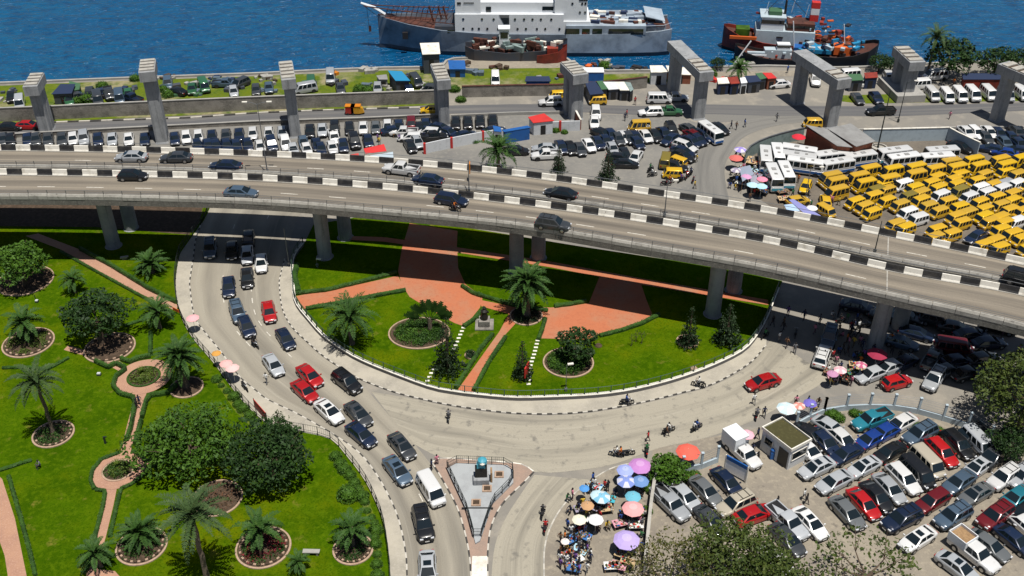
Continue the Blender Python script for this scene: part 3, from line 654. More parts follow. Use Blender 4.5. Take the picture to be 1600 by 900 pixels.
for P, n_ in (([(95, 394), (200, 452), (272, 492)], "long clipped hedge on the lower side of the diagonal path"), ([(125, 390), (175, 417), (232, 452), (276, 474)], "long clipped hedge on the upper side of the diagonal path"),
        ([(183, 570), (198, 578), (182, 590), (177, 604), (188, 617), (208, 622), (212, 632), (205, 670), (198, 690)], "hedge curling round the upper round path"),
        ([(150, 566), (170, 576), (181, 570)], "short hedge above the upper round path"), ([(190, 562), (203, 568), (215, 562), (236, 558)], "hedge behind the upper round path"),
        ([(236, 450 + 72), (236, 556)], "narrow hedge running down to the round path"), ([(276, 604), (262, 616), (236, 620), (229, 628), (222, 655)], "hedge on the right of the upper round path"), ([(221, 660), (216, 678), (212, 695)], "hedge beside the narrow garden path"),
        ([(188, 708), (160, 718), (145, 735), (142, 752), (148, 765)], "curved hedge left of the lower round path"), ([(207, 706), (220, 712), (228, 722), (262, 714)], "hedge right of the lower round path"),
        ([(262, 722), (235, 730), (222, 745), (205, 758), (190, 764), (183, 790), (172, 840)], "hedge below the lower round path"), ([(150, 766), (165, 768), (162, 790), (150, 835), (146, 870), (132, 898)], "hedge on the left of the lower path"),
        ([(0, 736), (25, 728), (50, 720)], "short low hedge at the picture's edge"), ([(14, 745), (30, 800), (44, 850), (56, 900)], "thin low hedge beside the left border path"),
        ([(4, 576), (40, 575), (75, 578), (108, 560)], "low hedge below the palm bed"), ([(195, 510), (236, 497)], "low hedge near the big round tree")):
    hedge(P, n_, HW, .38 if "thin" in n_ or "low" in n_ else .48, .32 if "low" in n_ else .6)
IW = "on the island lawn"
for P, n_ in (([(478, 484), (530, 475), (575, 466), (634, 455)], "hedge below the pink cross path"), ([(462, 460), (510, 455), (560, 443), (620, 427)], "hedge above the pink cross path"),
        ([(937, 526), (970, 518), (1000, 508), (1030, 493)], "curved clipped hedge along the right red plaza"), ([(866, 480), (890, 477), (916, 472)], "clipped hedge behind the tall palm"), ([(722, 448), (740, 460), (800, 478), (856, 487)], "clipped hedge above the centre path"),
        ([(770, 524), (752, 545), (712, 608)], "thin hedge left of the narrow red path"), ([(790, 528), (765, 565), (740, 612)], "thin hedge right of the narrow red path"), ([(757, 483), (742, 500), (724, 512)], "short hedge beside the statue"), ([(852, 500), (846, 520), (841, 532)], "short hedge beside the right plaza")):
    hedge(P, n_, IW, .5, .5)
hedge([(463, 415), (460, 435), (466, 458)], "narrow hedge inside the island fence corner", IW, .8, .6)
# ================================================================ trees and plants
def frond(mb, c, az, el, L, droop, wl, n=16, mr=0, lw=.085, ml=0):
    d = Vector((math.cos(az), math.sin(az), 0)); side = Vector((-d.y, d.x, 0)); pts = []; p = Vector(c); e = el; ds = L / n
    for k in range(n + 1):
        pts.append(p.copy()); p = p + (d * math.cos(e) + Vector((0, 0, math.sin(e)))) * ds; e -= droop / n * (0.6 + 1.0 * k / n)
    for k in range(1, n + 1):
        a, b = pts[k - 1], pts[k]; t = (b - a).normalized(); up = side.cross(t); f = k / n
        ll = wl * math.sin(math.pi * min(1, .12 + f * .86)) ** .6 * rnd.uniform(.85, 1.1); w_ = lw * (1.15 - .5 * f)
        mb.q([a - side * .02, b - side * .02, b + side * .02, a + side * .02], ml)
        for h in (0, .5):
            r = a.lerp(b, h + rnd.uniform(0, .3))
            for s in (-1, 1):
                tip = r + side * s * ll * .82 + t * ll * .55 - up * ll * rnd.uniform(.1, .4)
                m_ = r.lerp(tip, .5) + up * .03
                mb.q([r, m_ - t * w_ * .5, tip, m_ + t * w_ * .5], ml)
def palm(h, nf, L, wl, el=(1.35, -.35), droop=1.3, tr=.3, pale=False, n=15, lw=.1):
    t = thing("palm_tree", None, "palm tree"); mb = MB(); H = h
    pts = [Vector((rnd.uniform(-.02, .02) * k, rnd.uniform(-.02, .02) * k, H * k / 8)) for k in range(9)]
    mb.tube(pts, [tr * (1.35 if k == 0 else 1 - .25 * k / 8 + .08 * (k % 2)) for k in range(9)], 9); mb.build("trunk", "palm_bark", t)
    mb = MB(); c = pts[-1]
    for i in range(nf):
        f = (i + .5) / nf; e = el[0] + (el[1] - el[0]) * f ** .85 + rnd.uniform(-.12, .12)
        frond(mb, c + Vector((0, 0, .35 * (1 - f))), i * 2.39996 + rnd.uniform(-.2, .2), e, L * rnd.uniform(.85, 1.08) * (.8 if f < .15 else 1), droop * rnd.uniform(.8, 1.2), wl, n, lw=lw)
    mb.build("crown", "palm_leaf_pale" if pale else "palm_leaf", t)
    mb = MB(); mb.lathe((c.x, c.y, c.z - .5), [(tr * .7, 0), (tr * 1.3, .3), (tr * 1.1, .7), (.05, .95)], 9); mb.build("crown_shaft", "palm_bark", t)
    return t
def broad(h, rx, rz, m, nc=34, nl=210, ls=.22, tr=.3, flat=0, limbs=6, cr=.42, seed=0):
    t = thing("broadleaf_tree", None, "tree"); zc = h - rz
    mb = MB(); zt = max(.6, zc - rz * .45); mb.tube([(0, 0, 0), (.05, .03, zt * .5), (0, .1, zt)], [tr * 1.4, tr, tr * .85], 9)
    tips = []
    for k in range(limbs):
        a = 2 * math.pi * k / limbs + rnd.uniform(-.3, .3); e = Vector((math.cos(a) * rx * .62, math.sin(a) * rx * .62, zc + rnd.uniform(-.1, .35) * rz)); s = Vector((0, .1, zt)); mid = s.lerp(e, .5) + Vector((0, 0, -.12 * rz))
        mb.tube([s, mid, e], [tr * .55, tr * .32, tr * .1], 6)
        for j in range(3):
            q = e + Vector((rnd.uniform(-1, 1), rnd.uniform(-1, 1), rnd.uniform(0, 1))) * rx * .3; mb.tube([mid.lerp(e, .5), q], [tr * .18, tr * .05], 4)
    mb.build("trunk", "bark", t)
    mb = MB()
    for k in range(nc):
        # fibonacci shell with jitter, biased up
        u = (k + .5) / nc; z = 1 - 1.55 * u; r = math.sqrt(max(0, 1 - z * z)); a = k * 2.39996; f = rnd.uniform(.62, .92)
        f *= rnd.uniform(.85, 1.16); c = Vector((r * math.cos(a) * rx * f, r * math.sin(a) * rx * f, zc + z * rz * f)); q = rx * cr * rnd.uniform(.42, 1.0)
        for _ in range(int(nl * (q / (rx * cr)) ** 2) + 10):
            d = Vector((rnd.gauss(0, 1), rnd.gauss(0, 1), rnd.gauss(.25, .8))).normalized(); p = c + Vector((d.x, d.y, d.z * .62)) * q * rnd.uniform(.5, 1.08) ** .6
            leaf(mb, p, ls * rnd.uniform(.4, 1.35), .45)
    mb.build("crown", m, t)
    return t
def conifer(h, r, m="leaf_pine", tiers=14, nl=60, ls=.2):
    t = thing("conifer_tree", None, "tree"); mb = MB(); mb.tube([(0, 0, 0), (0, 0, h * .5), (0, 0, h * .96)], [r * .12, r * .08, .02], 7); mb.build("trunk", "bark", t)
    mb = MB()
    for k in range(tiers):
        f = k / tiers; z = h * (.07 + .93 * f); rr_ = r * (1 - f) ** .75 * rnd.uniform(.82, 1.1) + .08; nb = max(5, int(11 * (1 - f) + 4))
        for b in range(nb):
            a = 2 * math.pi * b / nb + k * .5 + rnd.uniform(-.2, .2); L = rr_ * rnd.uniform(.75, 1.15)
            for j in range(max(5, int(nl * (1 - f) / 4))):
                g = rnd.uniform(.15, 1) ** .7; p = Vector((math.cos(a) * L * g, math.sin(a) * L * g, z + .22 * L * g - .3 * L * g * g + rnd.uniform(-.12, .12))) + Vector((-math.sin(a), math.cos(a), 0)) * rnd.uniform(-.2, .2) * L * (1.1 - g * .5)
                leaf(mb, p, ls * rnd.uniform(.6, 1.1) * (1 - .4 * f), .25)
    mb.build("crown", m, t); return t
def bush(r, h, m, n=500, ls=.13, name="shrub"):
    mb = MB(); mb.lathe((0, 0, 0), [(r * .55, 0), (r * .7, h * .35), (r * .45, h * .75), (.05, h * .85)], 9)
    for _ in range(n):
        d = Vector((rnd.gauss(0, 1), rnd.gauss(0, 1), abs(rnd.gauss(0, .8)))).normalized(); k = rnd.uniform(.6, 1.05); leaf(mb, Vector((d.x * r * k, d.y * r * k, .05 + d.z * h * k)), ls * rnd.uniform(.6, 1.2), .4)
    return mb.build(name, m)
def put(proto, x, y, noun, where, sc_=1, rz=None, cat=None, z=.13, group=None):
    o = place(proto, G(x, y, z), rnd.uniform(0, 6.28) if rz is None else rz, sc_); reg(o, noun, where, cat or proto.get("category") or "plant", group); return o
random.seed(3)
pA = palm(5.2, 58, 4.1, .62, (1.4, -.55), 1.05, .5, n=11, lw=.30)      # great date palm
pB = palm(3.9, 36, 3.8, .62, (1.3, -.3), 1.25, .3, pale=False, n=11, lw=.22)    # island palm
pC = palm(8.6, 27, 4.3, .62, (1.35, -.3), 1.35, .26, pale=True, n=12, lw=.24)
pD = palm(2.1, 21, 2.6, .5, (1.3, -.2), 1.3, .2, n=9, lw=.24)
pE = palm(1.0, 36, 3.0, .5, (1.45, -.05), 1.0, .4, n=10, lw=.26)
put(pA, 823, 492, "great date palm", "in the middle of the island between the red plazas", .95)
put(pB, 550, 537, "arching date palm", "on the left lawn of the island", 1.08)
put(pC, 84, 676, "tall slender palm with a feathery crown", "in a round bed on the big lawn", .86)
put(pC, 324, 905, "tall slender palm with drooping fronds", "at the bottom edge of the garden", 1.02)
put(pA, 290, 603, "broad dark date palm", "beside the upper round path", .84)
put(pD, 45, 532, "short feather palm", "in the ringed bed on the far left", 1.25); put(pD, 250, 512, "small feather palm", "beside the big round tree", 1.15)
put(pD, 118, 457, "small low palm", "between the diagonal path and the round tree", .9)
put(pE, 237, 425, "bushy squat date palm", "on the lawn beside the diagonal path", .98)
put(pE, 222, 845, "dark squat palm", "in the stone ringed bed beside the lower path", .92); put(pD, 158, 885, "young thin palm", "beside the lower path at the picture's foot", .9)
put(pD, 408, 852, "squat palm with red flowers at its foot", "in the stone ringed bed", 1.1); put(pD, 552, 853, "squat palm over white stones", "in the stone ringed bed near the ramp road", 1.05); put(pD, 468, 893, "little palm", "below the grey bench", .6)
pB2 = pD; put(pB, 779, 274, "bushy palm", "behind the flyover by the curved access road", 1.12, z=0)
bA = broad(6.6, 4.1, 2.5, "leaf_dark", 36, 190, .24, .35); bA.name = "broadleaf_tree"
bB = broad(6.2, 5.4, 2.7, "leaf_mid", 42, 230, .25, .4)
bC = broad(6.8, 5.0, 3.0, "leaf_dark", 44, 230, .25, .4)
bD = broad(5.6, 3.6, 2.0, "leaf_mid", 30, 170, .24, .3)
put(bD, 40, 445, "spreading light green tree", "in the brown bed at the left edge", 1.02); put(bA, 160, 535, "dense dark round headed tree", "over the brown bed", 1.0)
put(bB, 300, 722, "wide bright green tree", "beside the ramp road", .92); put(bC, 425, 745, "large dark green tree", "beside the ramp road", .86)
put(conifer(4.6, 2.3, "leaf_dark", 12, 70, .2), 440, 688, "small pointed dark tree", "by the red banner at the railing")
sh = bush(1.35, 1.3, "leaf_mid", 900, .14); sh["category"] = "shrub"; put(sh, 545, 775, "round green shrub", "near the black railing", .95, cat="shrub")
# island trees
cA = conifer(6.6, 2.0, "leaf_pine", 16, 64, .2); cB = conifer(5.2, 1.4, "leaf_pine", 14, 56, .18)
put(cA, 700, 582, "tall dark conifer", "on the island lawn beside the curved railing", (1.1, 1.1, 1.32)); put(cB, 816, 590, "slim dark conifer", "behind the red board at the end of the path", (.92, .92, 1.12)); put(cB, 1075, 540, "pointed conifer in a small rock ring", "on the right of the island", (1.0, 1.0, 1.2))
put(cB, 1134, 535, "broad dark conifer", "near the last flyover pillar of the island", (1.3, 1.3, 1.2)); put(cA, 873, 268, "dark conifer", "behind the flyover barrier", .72, z=0); put(cA, 949, 280, "taller dark conifer", "behind the flyover barrier", .88, z=0)
put(broad(4.3, 2.4, 1.5, "leaf_dark", 24, 160, .2, .2), 899, 565, "spiky dark shrub tree", "in the kidney shaped bed of the right lawn")
# traveller palm over the left bed
t = thing("traveller_palm", None, "palm tree"); mb = MB(); mb.tube([(0, 0, 0), (0, 0, 2.0)], [.3, .22], 8); mb.build("trunk", "palm_bark", t); mb = MB()
for k in range(11):
    a = R(-78 + 156 * k / 10)
    for j in range(2): 
        L = rnd.uniform(2.4, 3.0); d = Vector((math.sin(a), rnd.uniform(-.15, .15), math.cos(a) * .85 + .1)).normalized(); o_ = Vector((0, 0, 1.6)); s_ = Vector((0, 1, 0)).cross(d).normalized()
        mb.tube([o_, o_ + d * L * .55], .04, 4)
        for q_ in range(7):
            g = .5 + .08 * q_; w_ = .42 * math.sin(math.pi * (q_ + 1) / 8) + .12; p = o_ + d * L * g; mb.q([p, p + d * .26 + s_ * w_, p + d * .34 + s_ * w_ * .6, p + d * .3, p + d * .34 - s_ * w_ * .6, p + d * .26 - s_ * w_])
mb.build("crown", "palm_leaf", t); t.location = G(672, 517, .13); t.scale = (1.05,) * 3; reg(t, "fan shaped traveller palm", "over the oval bed of the left island lawn", "palm tree")
tree_ = broad(3.2, 1.9, 1.5, "leaf_mid", 26, 190, .17, .18); put(tree_, 1043, 752, "small round bright green tree", "between the umbrellas and the car park fence", 1.05, z=0)
# trees standing at the foot of the picture and on the right
tO = broad(7.4, 4.6, 2.6, "leaf_ochre", 30, 120, .17, .25, cr=.46); tP = broad(7.6, 4.7, 2.8, "leaf_olive", 46, 230, .19, .3)
put(tO, 1040, 945, "thin crowned tree turning yellow and brown", "rising at the foot of the vendor pavement", .95, z=0); put(tP, 1140, 930, "olive green tree", "in front of the parked cars at the picture's foot", 1.0, z=0)
put(tP, 1195, 975, "dense green tree", "at the bottom edge below the car park", .95, z=0)
tQ = broad(6.2, 4.6, 1.8, "leaf_olive", 34, 30, .20, .22, limbs=10, cr=.34); put(tQ, 1340, 945, "sparse branching tree with scattered leaves", "over the lower car park", 1.1, z=0)
tR = broad(10.4, 5.2, 4.6, "leaf_olive", 60, 250, .22, .3); put(tR, 1592, 668, "tall dark green tree", "beside the flyover at the right edge", 1.0, z=0)
put(bA, 1572, 715, "lower dark tree", "at the right end of the car park fence", .55, z=0)
# waterfront trees
fA_ = broad(7.6, 4.6, 3.1, "leaf_dark", 34, 110, .34, .35)
put(fA_, 1478, 122, "bushy dark tree", "on the shore beside the white vans", 1.0, z=0); put(fA_, 1550, 124, "lower bushy tree", "on the shore by the right portal frame", .8, z=0); put(fA_, 1592, 120, "rounded tree", "on the shore at the right edge", .7, z=0)
put(pC, 1448, 120, "tall ragged palm", "on the shore behind the white vans", .92, z=0); put(pD, 1152, 128, "small dark palm", "by the market shacks on the shore", 1.2, z=0)
for x, y, s in ((1372, 112, .45), (1390, 114, .4), (1270, 112, .4), (1120, 108, .3)): put(fA_, x, y, "scrubby tree", "on the river bank", s, z=0)
for x, y, s in ((562, 142, 1), (575, 145, 1.1), (590, 143, .9), (160, 136, .9), (120, 160, 1.0), (137, 158, 1.2), (212, 125, .9), (264, 150, 1.0), (258, 142, .9), (672, 140, 1.1), (710, 142, .9), (720, 158, .8), (742, 222, .6), (868, 205, .7), (882, 208, .5), (775, 225, .6), (945, 105, 1), (1110, 118, 1), (1090, 112, .8)):
    put(sh, x, y, "leafy shrub", "on the waterfront side", s, cat="shrub", z=0)
for x, y in ((1015, 765), (1010, 800), (1075, 750), (1085, 745), (1300, 650), (1335, 648), (1345, 652), (1430, 668), (1450, 672), (1465, 676), (1310, 655)): put(sh, x, y, "low weedy shrub", "along the car park edge", rnd.uniform(.45, .7), cat="shrub", z=0)
# flower beds: stone edge, soil, low plants
def bed(x, y, rpx, noun, where, plants=("bed_leaf",), m_soil="soil", n=26, ry=None, stones=True, ang=0, hgt=.4, edge="edge_stone"):
    c, r = circ(x, y, rpx); r *= .93; n = int(n * 1.5); t = reg(thing("flower_bed", None, None, (c.x, c.y, .13)), noun, where, "flower bed"); k = ry or 1
    mb = MB(); N_ = 36; C_ = [Vector((r * math.cos(2 * math.pi * i / N_), r * k * math.sin(2 * math.pi * i / N_), 0)) for i in range(N_ + 1)]
    sweep(mb, C_, [(-.15, 0), (-.15, .13), (.04, .15), (.04, 0)]); mb.build("border", edge, t)
    mb = MB(); mb.poly([p * .97 for p in C_[:-1]], None, .05); mb.build("soil", m_soil, t)
    if stones:
        mb = MB()
        for i in range(N_): p = C_[i] * .87; mb.box((p.x, p.y, .10), (.34 * (r / 3), .2, .2), i % 2, math.atan2(p.y, p.x) + 1.57)
        mb.build("edging_stones", ["edge_stone", "soil"], t)
    for m_ in plants:
        mb = MB()
        for _ in range(n):
            a, q = rnd.uniform(0, 6.28), r * math.sqrt(rnd.uniform(.02, .62)); px_, py_ = q * math.cos(a), q * k * math.sin(a)
            for _ in range(26):
                d = Vector((rnd.gauss(0, 1), rnd.gauss(0, 1), abs(rnd.gauss(0, 1)))).normalized(); leaf(mb, Vector((px_ + d.x * .42, py_ + d.y * .42, .06 + d.z * hgt * rnd.uniform(.5, 1))), rnd.uniform(.07, .14), .4)
        mb.build("bedding_plants", m_, t)["kind"] = "stuff"
    return t
bed(222, 855, 40, "round bed of dark leafy plants", "below the lower round path", ("hedge_leaf",)); bed(412, 857, 44, "round bed with dark plants and red flowers", "at the foot of the garden", ("hedge_leaf", "flower_red"), n=22)
bed(552, 860, 32, "round bed with pale stones", "at the foot of the garden", ("hedge_leaf",), n=16); bed(84, 680, 32, "round bed of dark plants", "under the tall slender palm", ("hedge_leaf",))
bed(45, 537, 40, "round bed with ringed yellow green plants", "on the far left", ("bed_leaf",), n=40); bed(40, 440, 44, "brown earth bed", "under the light green tree", (), n=0, stones=False)
bed(172, 545, 40, "brown earth bed", "under the dense round tree", (), n=0); bed(225, 590, 25, "yellow green circular bed", "in the middle of the upper round path", ("bed_leaf",), n=40, stones=False, hgt=.35, edge="hedge_leaf")
bed(185, 737, 24, "ornamental circular bed", "in the middle of the lower round path", ("bed_leaf", "hedge_leaf"), n=18, stones=False); bed(292, 607, 26, "shaded round bed", "under the broad date palm", (), n=0, stones=False)
bed(655, 522, 50, "oval bed of low green plants", "under the traveller palm", ("hedge_leaf", "leaf_mid"), n=110, ry=.85, stones=False, hgt=.55); bed(888, 568, 41, "kidney shaped bed of glossy bushes", "on the right lawn", ("leaf_mid", "hedge_leaf"), n=90, ry=.95, stones=False, hgt=.8)
bed(1074, 535, 17, "small rock ringed bed", "under the pointed conifer", ("hedge_leaf",), n=8); bed(736, 557, 9, "small dark round shrub bed", "beside the narrow red path", ("leaf_pine",), n=20, stones=False, hgt=.5); bed(822, 495, 26, "bed of dark plants", "round the foot of the great date palm", ("leaf_pine",), n=40, stones=False)
bed(340, 780, 40, "brown leaf littered bed", "under the bright green tree", ("leaf_brown",), "soil", 10, stones=False)
# potted agave on the round beds
for x, y, n_ in ((222, 582, "small spiky plant"), (184, 728, "small spiky agave")):
    mb = MB()
    for k in range(16): a = k * 2.4; d = Vector((math.cos(a), math.sin(a), 1.1 + .5 * (k % 3))).normalized(); s_ = Vector((-d.y, d.x, 0)).normalized() * .06; mb.q([-s_, d * .4 - s_ * 1.2, d * 1.0, d * .4 + s_ * 1.2, s_])
    o = mb.build("agave_plant", "bed_leaf"); o.location = G(x, y, .25); reg(o, n_, "at the centre of a round garden path", "plant")

# low bedding strip and loose shrubs inside the black garden railing
for P in ([(345, 590), (375, 635), (410, 670), (400, 676), (366, 642), (336, 597)], [(528, 712), (555, 745), (575, 780), (588, 815), (594, 850), (597, 900), (588, 900), (584, 850), (576, 815), (563, 782), (545, 750), (520, 722)]):
    mb = MB(); mb.poly(px(P), None, .139); struct(mb, "planting_strip", "rough_grass")
for i in range(26):
    if i < 9: q = Vector((340 + i * 8, 594 + i * 9.5))
    else: k = (i - 9) / 16; P_ = [(524, 716), (550, 748), (570, 781), (582, 815), (589, 850), (592, 900)]; j_ = min(4, int(k * 5)); f = k * 5 - j_; q = Vector(P_[j_]).lerp(Vector(P_[j_ + 1]), f)
    put(sh, q.x + rnd.uniform(-3, 3), q.y + rnd.uniform(-2, 2), "low loose shrub", "along the black garden railing", rnd.uniform(.32, .62), cat="shrub")
# ================================================================ vehicles (front is +x)
def ringsec(x, hw, zt, zb, crown=.03):
    zm = zb + (zt - zb) * .55
    h = [(hw * .80, zb), (hw * .97, zb + .06), (hw, zm), (hw * .975, zt - .09), (hw * .90, zt - .02), (hw * .6, zt + crown * .6)]
    return [(x, -y, z) for y, z in h] + [(x, 0, zt + crown)] + [(x, y, z) for y, z in reversed(h)] + [(x, 0, zb - .01)]
def quadpanel(mb, c4, u0, u1, v0, v1, off, m=0):
    "panel inside quad c4 (bottom-left, bottom-right, top-right, top-left), pushed out by off"
    a, b, c, d = [Vector(p) for p in c4]; n = (b - a).cross(d - a).normalized() * off
    f = lambda u, v: (a.lerp(b, u)).lerp(d.lerp(c, u), v) + n
    mb.q([f(u0, v0), f(u1, v0), f(u1, v1), f(u0, v1)], m)
def vehicle(name, L, W, H, st, cab, near=True, sidewins=((.04, .47), (.52, .93)), belt=.93, wr=.33, wx=(.31, -.30), roof_rack=False, sunroof=False, extra=None, stripe=None, roofmat="paint", cat="car"):
    """st: (x fraction, width factor, z top, z bottom); cab: rear base, rear roof, front roof, front base (metres), base half width, roof half width"""
    t = thing(name, None, cat); hw = W / 2
    mb = MB(); mb.loft([ringsec(f * L, hw * k, zt, zb) for f, k, zt, zb in st], 0)
    xb0, xr0, xr1, xb1, wb_, wr_ = cab; zb_ = belt - .05
    def rg(x0, x1, w_, z, c_): return [(x0, -w_ + c_, z), (x0 + c_, -w_, z), (x1 - c_, -w_, z), (x1, -w_ + c_, z), (x1, w_ - c_, z), (x1 - c_, w_, z), (x0 + c_, w_, z), (x0, w_ - c_, z)]
    lerp = lambda a, b, k: a + (b - a) * k
    K = .90
    cabm = 0
    mb.loft([rg(xb0, xb1, wb_, zb_, .10), rg(lerp(xb0, xr0, K), lerp(xb1, xr1, K), lerp(wb_, wr_, K), lerp(zb_, H, K), .10), rg(xr0 + .05, xr1 - .06, wr_ - .04, H - .035, .12), rg(xr0 + .25, xr1 - .3, wr_ - .2, H, .12)], 0, mf=lambda i, j: 2 if (roofmat != "paint" and i >= 1) else 0)
    # wheel arches and bumpers as trim on the body
    for fx in wx:
        for s in (-1, 1):
            n = 10; c = [(fx * L + (wr + .07) * math.cos(math.pi * k / n), s * (hw + .004), wr + (wr + .07) * math.sin(math.pi * k / n)) for k in range(n + 1)]
            mb.q(c if s < 0 else c[::-1], 1)
    x1 = st[-1][0] * L; x0 = st[0][0] * L
    mb.box((x1 - .02, 0, .36), (.10, W * .72, .10), 1); mb.box((x0 + .02, 0, .40), (.10, W * .74, .10), 1); mb.box((x1 + .005, 0, .56), (.05, W * .40, .13), 1)
    mb.build("body", ["paint", "black_trim", roofmat if roofmat != "paint" else "black_trim"], t, smooth=True, auto=38)
    Fq = [(xb1, wb_ - .1, zb_), (xb1, -wb_ + .1, zb_), (lerp(xb1, xr1, K), -lerp(wb_, wr_, K) + .1, lerp(zb_, H, K)), (lerp(xb1, xr1, K), lerp(wb_, wr_, K) - .1, lerp(zb_, H, K))]
    Fq = [Fq[1], Fq[0], Fq[3], Fq[2]]
    Rq = [(xb0, wb_ - .1, zb_), (xb0, -wb_ + .1, zb_), (lerp(xb0, xr0, K), -lerp(wb_, wr_, K) + .1, lerp(zb_, H, K)), (lerp(xb0, xr0, K), lerp(wb_, wr_, K) - .1, lerp(zb_, H, K))]
    m_ = MB(); quadpanel(m_, Fq, -.02, 1.02, .14, .98, .012); m_.build("windscreen", "glass", t)
    m_ = MB(); quadpanel(m_, Rq, .0, 1.0, .22, .95, .012); m_.build("rear_window", "glass", t)
    for s in (-1, 1):
        q = [(xb0 + .1, s * wb_, zb_), (xb1 - .1, s * wb_, zb_), (lerp(xb1, xr1, K) - .1, s * lerp(wb_, wr_, K), lerp(zb_, H, K)), (lerp(xb0, xr0, K) + .1, s * lerp(wb_, wr_, K), lerp(zb_, H, K))]
        if s > 0: q = [q[1], q[0], q[3], q[2]]
        m_ = MB()
        for a, b in sidewins:
            if s > 0: a, b = 1 - b, 1 - a
            quadpanel(m_, q, a, b, .20, .93, .012)
        m_.build("side_window", "glass", t)
    wm = MB(); wm.lathe((0, 0, 0), [(wr * .55, -.1), (wr * .93, -.11), (wr, -.07), (wr, .07), (wr * .93, .11), (wr * .55, .1)], 14, 0, 'y'); first = None
    rm = MB(); rm.lathe((0, 0, 0), [(.05, -.115), (wr * .5, -.118), (wr * .62, -.10), (wr * .62, .10), (wr * .5, .118), (.05, .115)], 10, 0, 'y')
    for fx in wx:
        for s in (-1, 1):
            if first is None:
                first = o = wm.build("wheel", "rubber", t)
                if near: ro_ = rm.build("rim", "chrome", o)
            else:
                o = first.copy(); COL.objects.link(o); o.parent = t
                if near: r2 = ro_.copy(); COL.objects.link(r2); r2.parent = o
            o.location = (fx * L, s * (hw - .08), wr)
    zl = st[-3][2] - .13
    for s in (-1, 1):
        m_ = MB(); m_.box((x1 - .09, s * hw * .60, zl), (.24, W * .18, .13)); m_.build("headlight", "lamp_glass", t)
        m_ = MB(); m_.box((x0 + .04, s * hw * .62, st[2][2] - .19), (.14, W * .17, .14)); m_.build("taillight", "red_lamp", t)
    if near:
        for s in (-1, 1): m_ = MB(); m_.box((xb1 - .28, s * (hw + .06), belt + .06), (.12, .2, .14)); m_.build("mirror", "paint", t)
        m_ = MB(); m_.box((x1 + .035, 0, .44), (.02, .45, .12)); m_.box((x0 - .035, 0, .62), (.02, .45, .12)); m_.build("number_plate", "plate", t)
        if sunroof: m_ = MB(); m_.box(((xr0 + xr1) / 2 + .25, 0, H + .003), (.62, .78, .012)); m_.build("sunroof", "glass", t)
    if roof_rack:
        m_ = MB()
        for s in (-1, 1): m_.box(((xr0 + xr1) / 2, s * (wr_ - .14), H + .05), (xr1 - xr0 - .5, .05, .05))
        m_.box((xr0 + .6, 0, H + .06), (.05, wr_ * 1.7, .04)); m_.box((xr1 - .7, 0, H + .06), (.05, wr_ * 1.7, .04)); m_.build("roof_rack", "black_trim", t)
    if extra: extra(t)
    return t
SED = [(-.5, .58, .62, .45), (-.49, .80, .84, .30), (-.455, .92, .94, .24), (-.38, .97, .97, .22), (-.25, 1, .96, .20), (0, 1, .94, .18), (.18, 1, .93, .18), (.30, .97, .88, .22), (.40, .91, .80, .23), (.455, .83, .73, .26), (.488, .70, .65, .30), (.5, .50, .54, .42)]
SUVs = [(-.5, .76, .70, .48), (-.49, .90, .98, .34), (-.455, .97, 1.06, .30), (-.2, 1, 1.07, .28), (.15, 1, 1.05, .28), (.28, .98, 1.02, .28), (.40, .94, .96, .32), (.455, .88, .90, .32), (.488, .78, .80, .34), (.5, .62, .66, .45)]
VANs = [(-.5, .90, .72, .42), (-.49, .97, .95, .32), (-.46, 1, 1.02, .28), (0, 1, 1.02, .26), (.35, 1, 1.0, .26), (.44, .97, .92, .28), (.485, .92, .80, .32), (.5, .84, .64, .42)]
BUSs = [(-.5, .95, .8, .5), (-.495, 1, 1.2, .38), (0, 1, 1.2, .35), (.46, 1, 1.2, .35), (.495, .98, 1.15, .38), (.5, .92, .9, .5)]
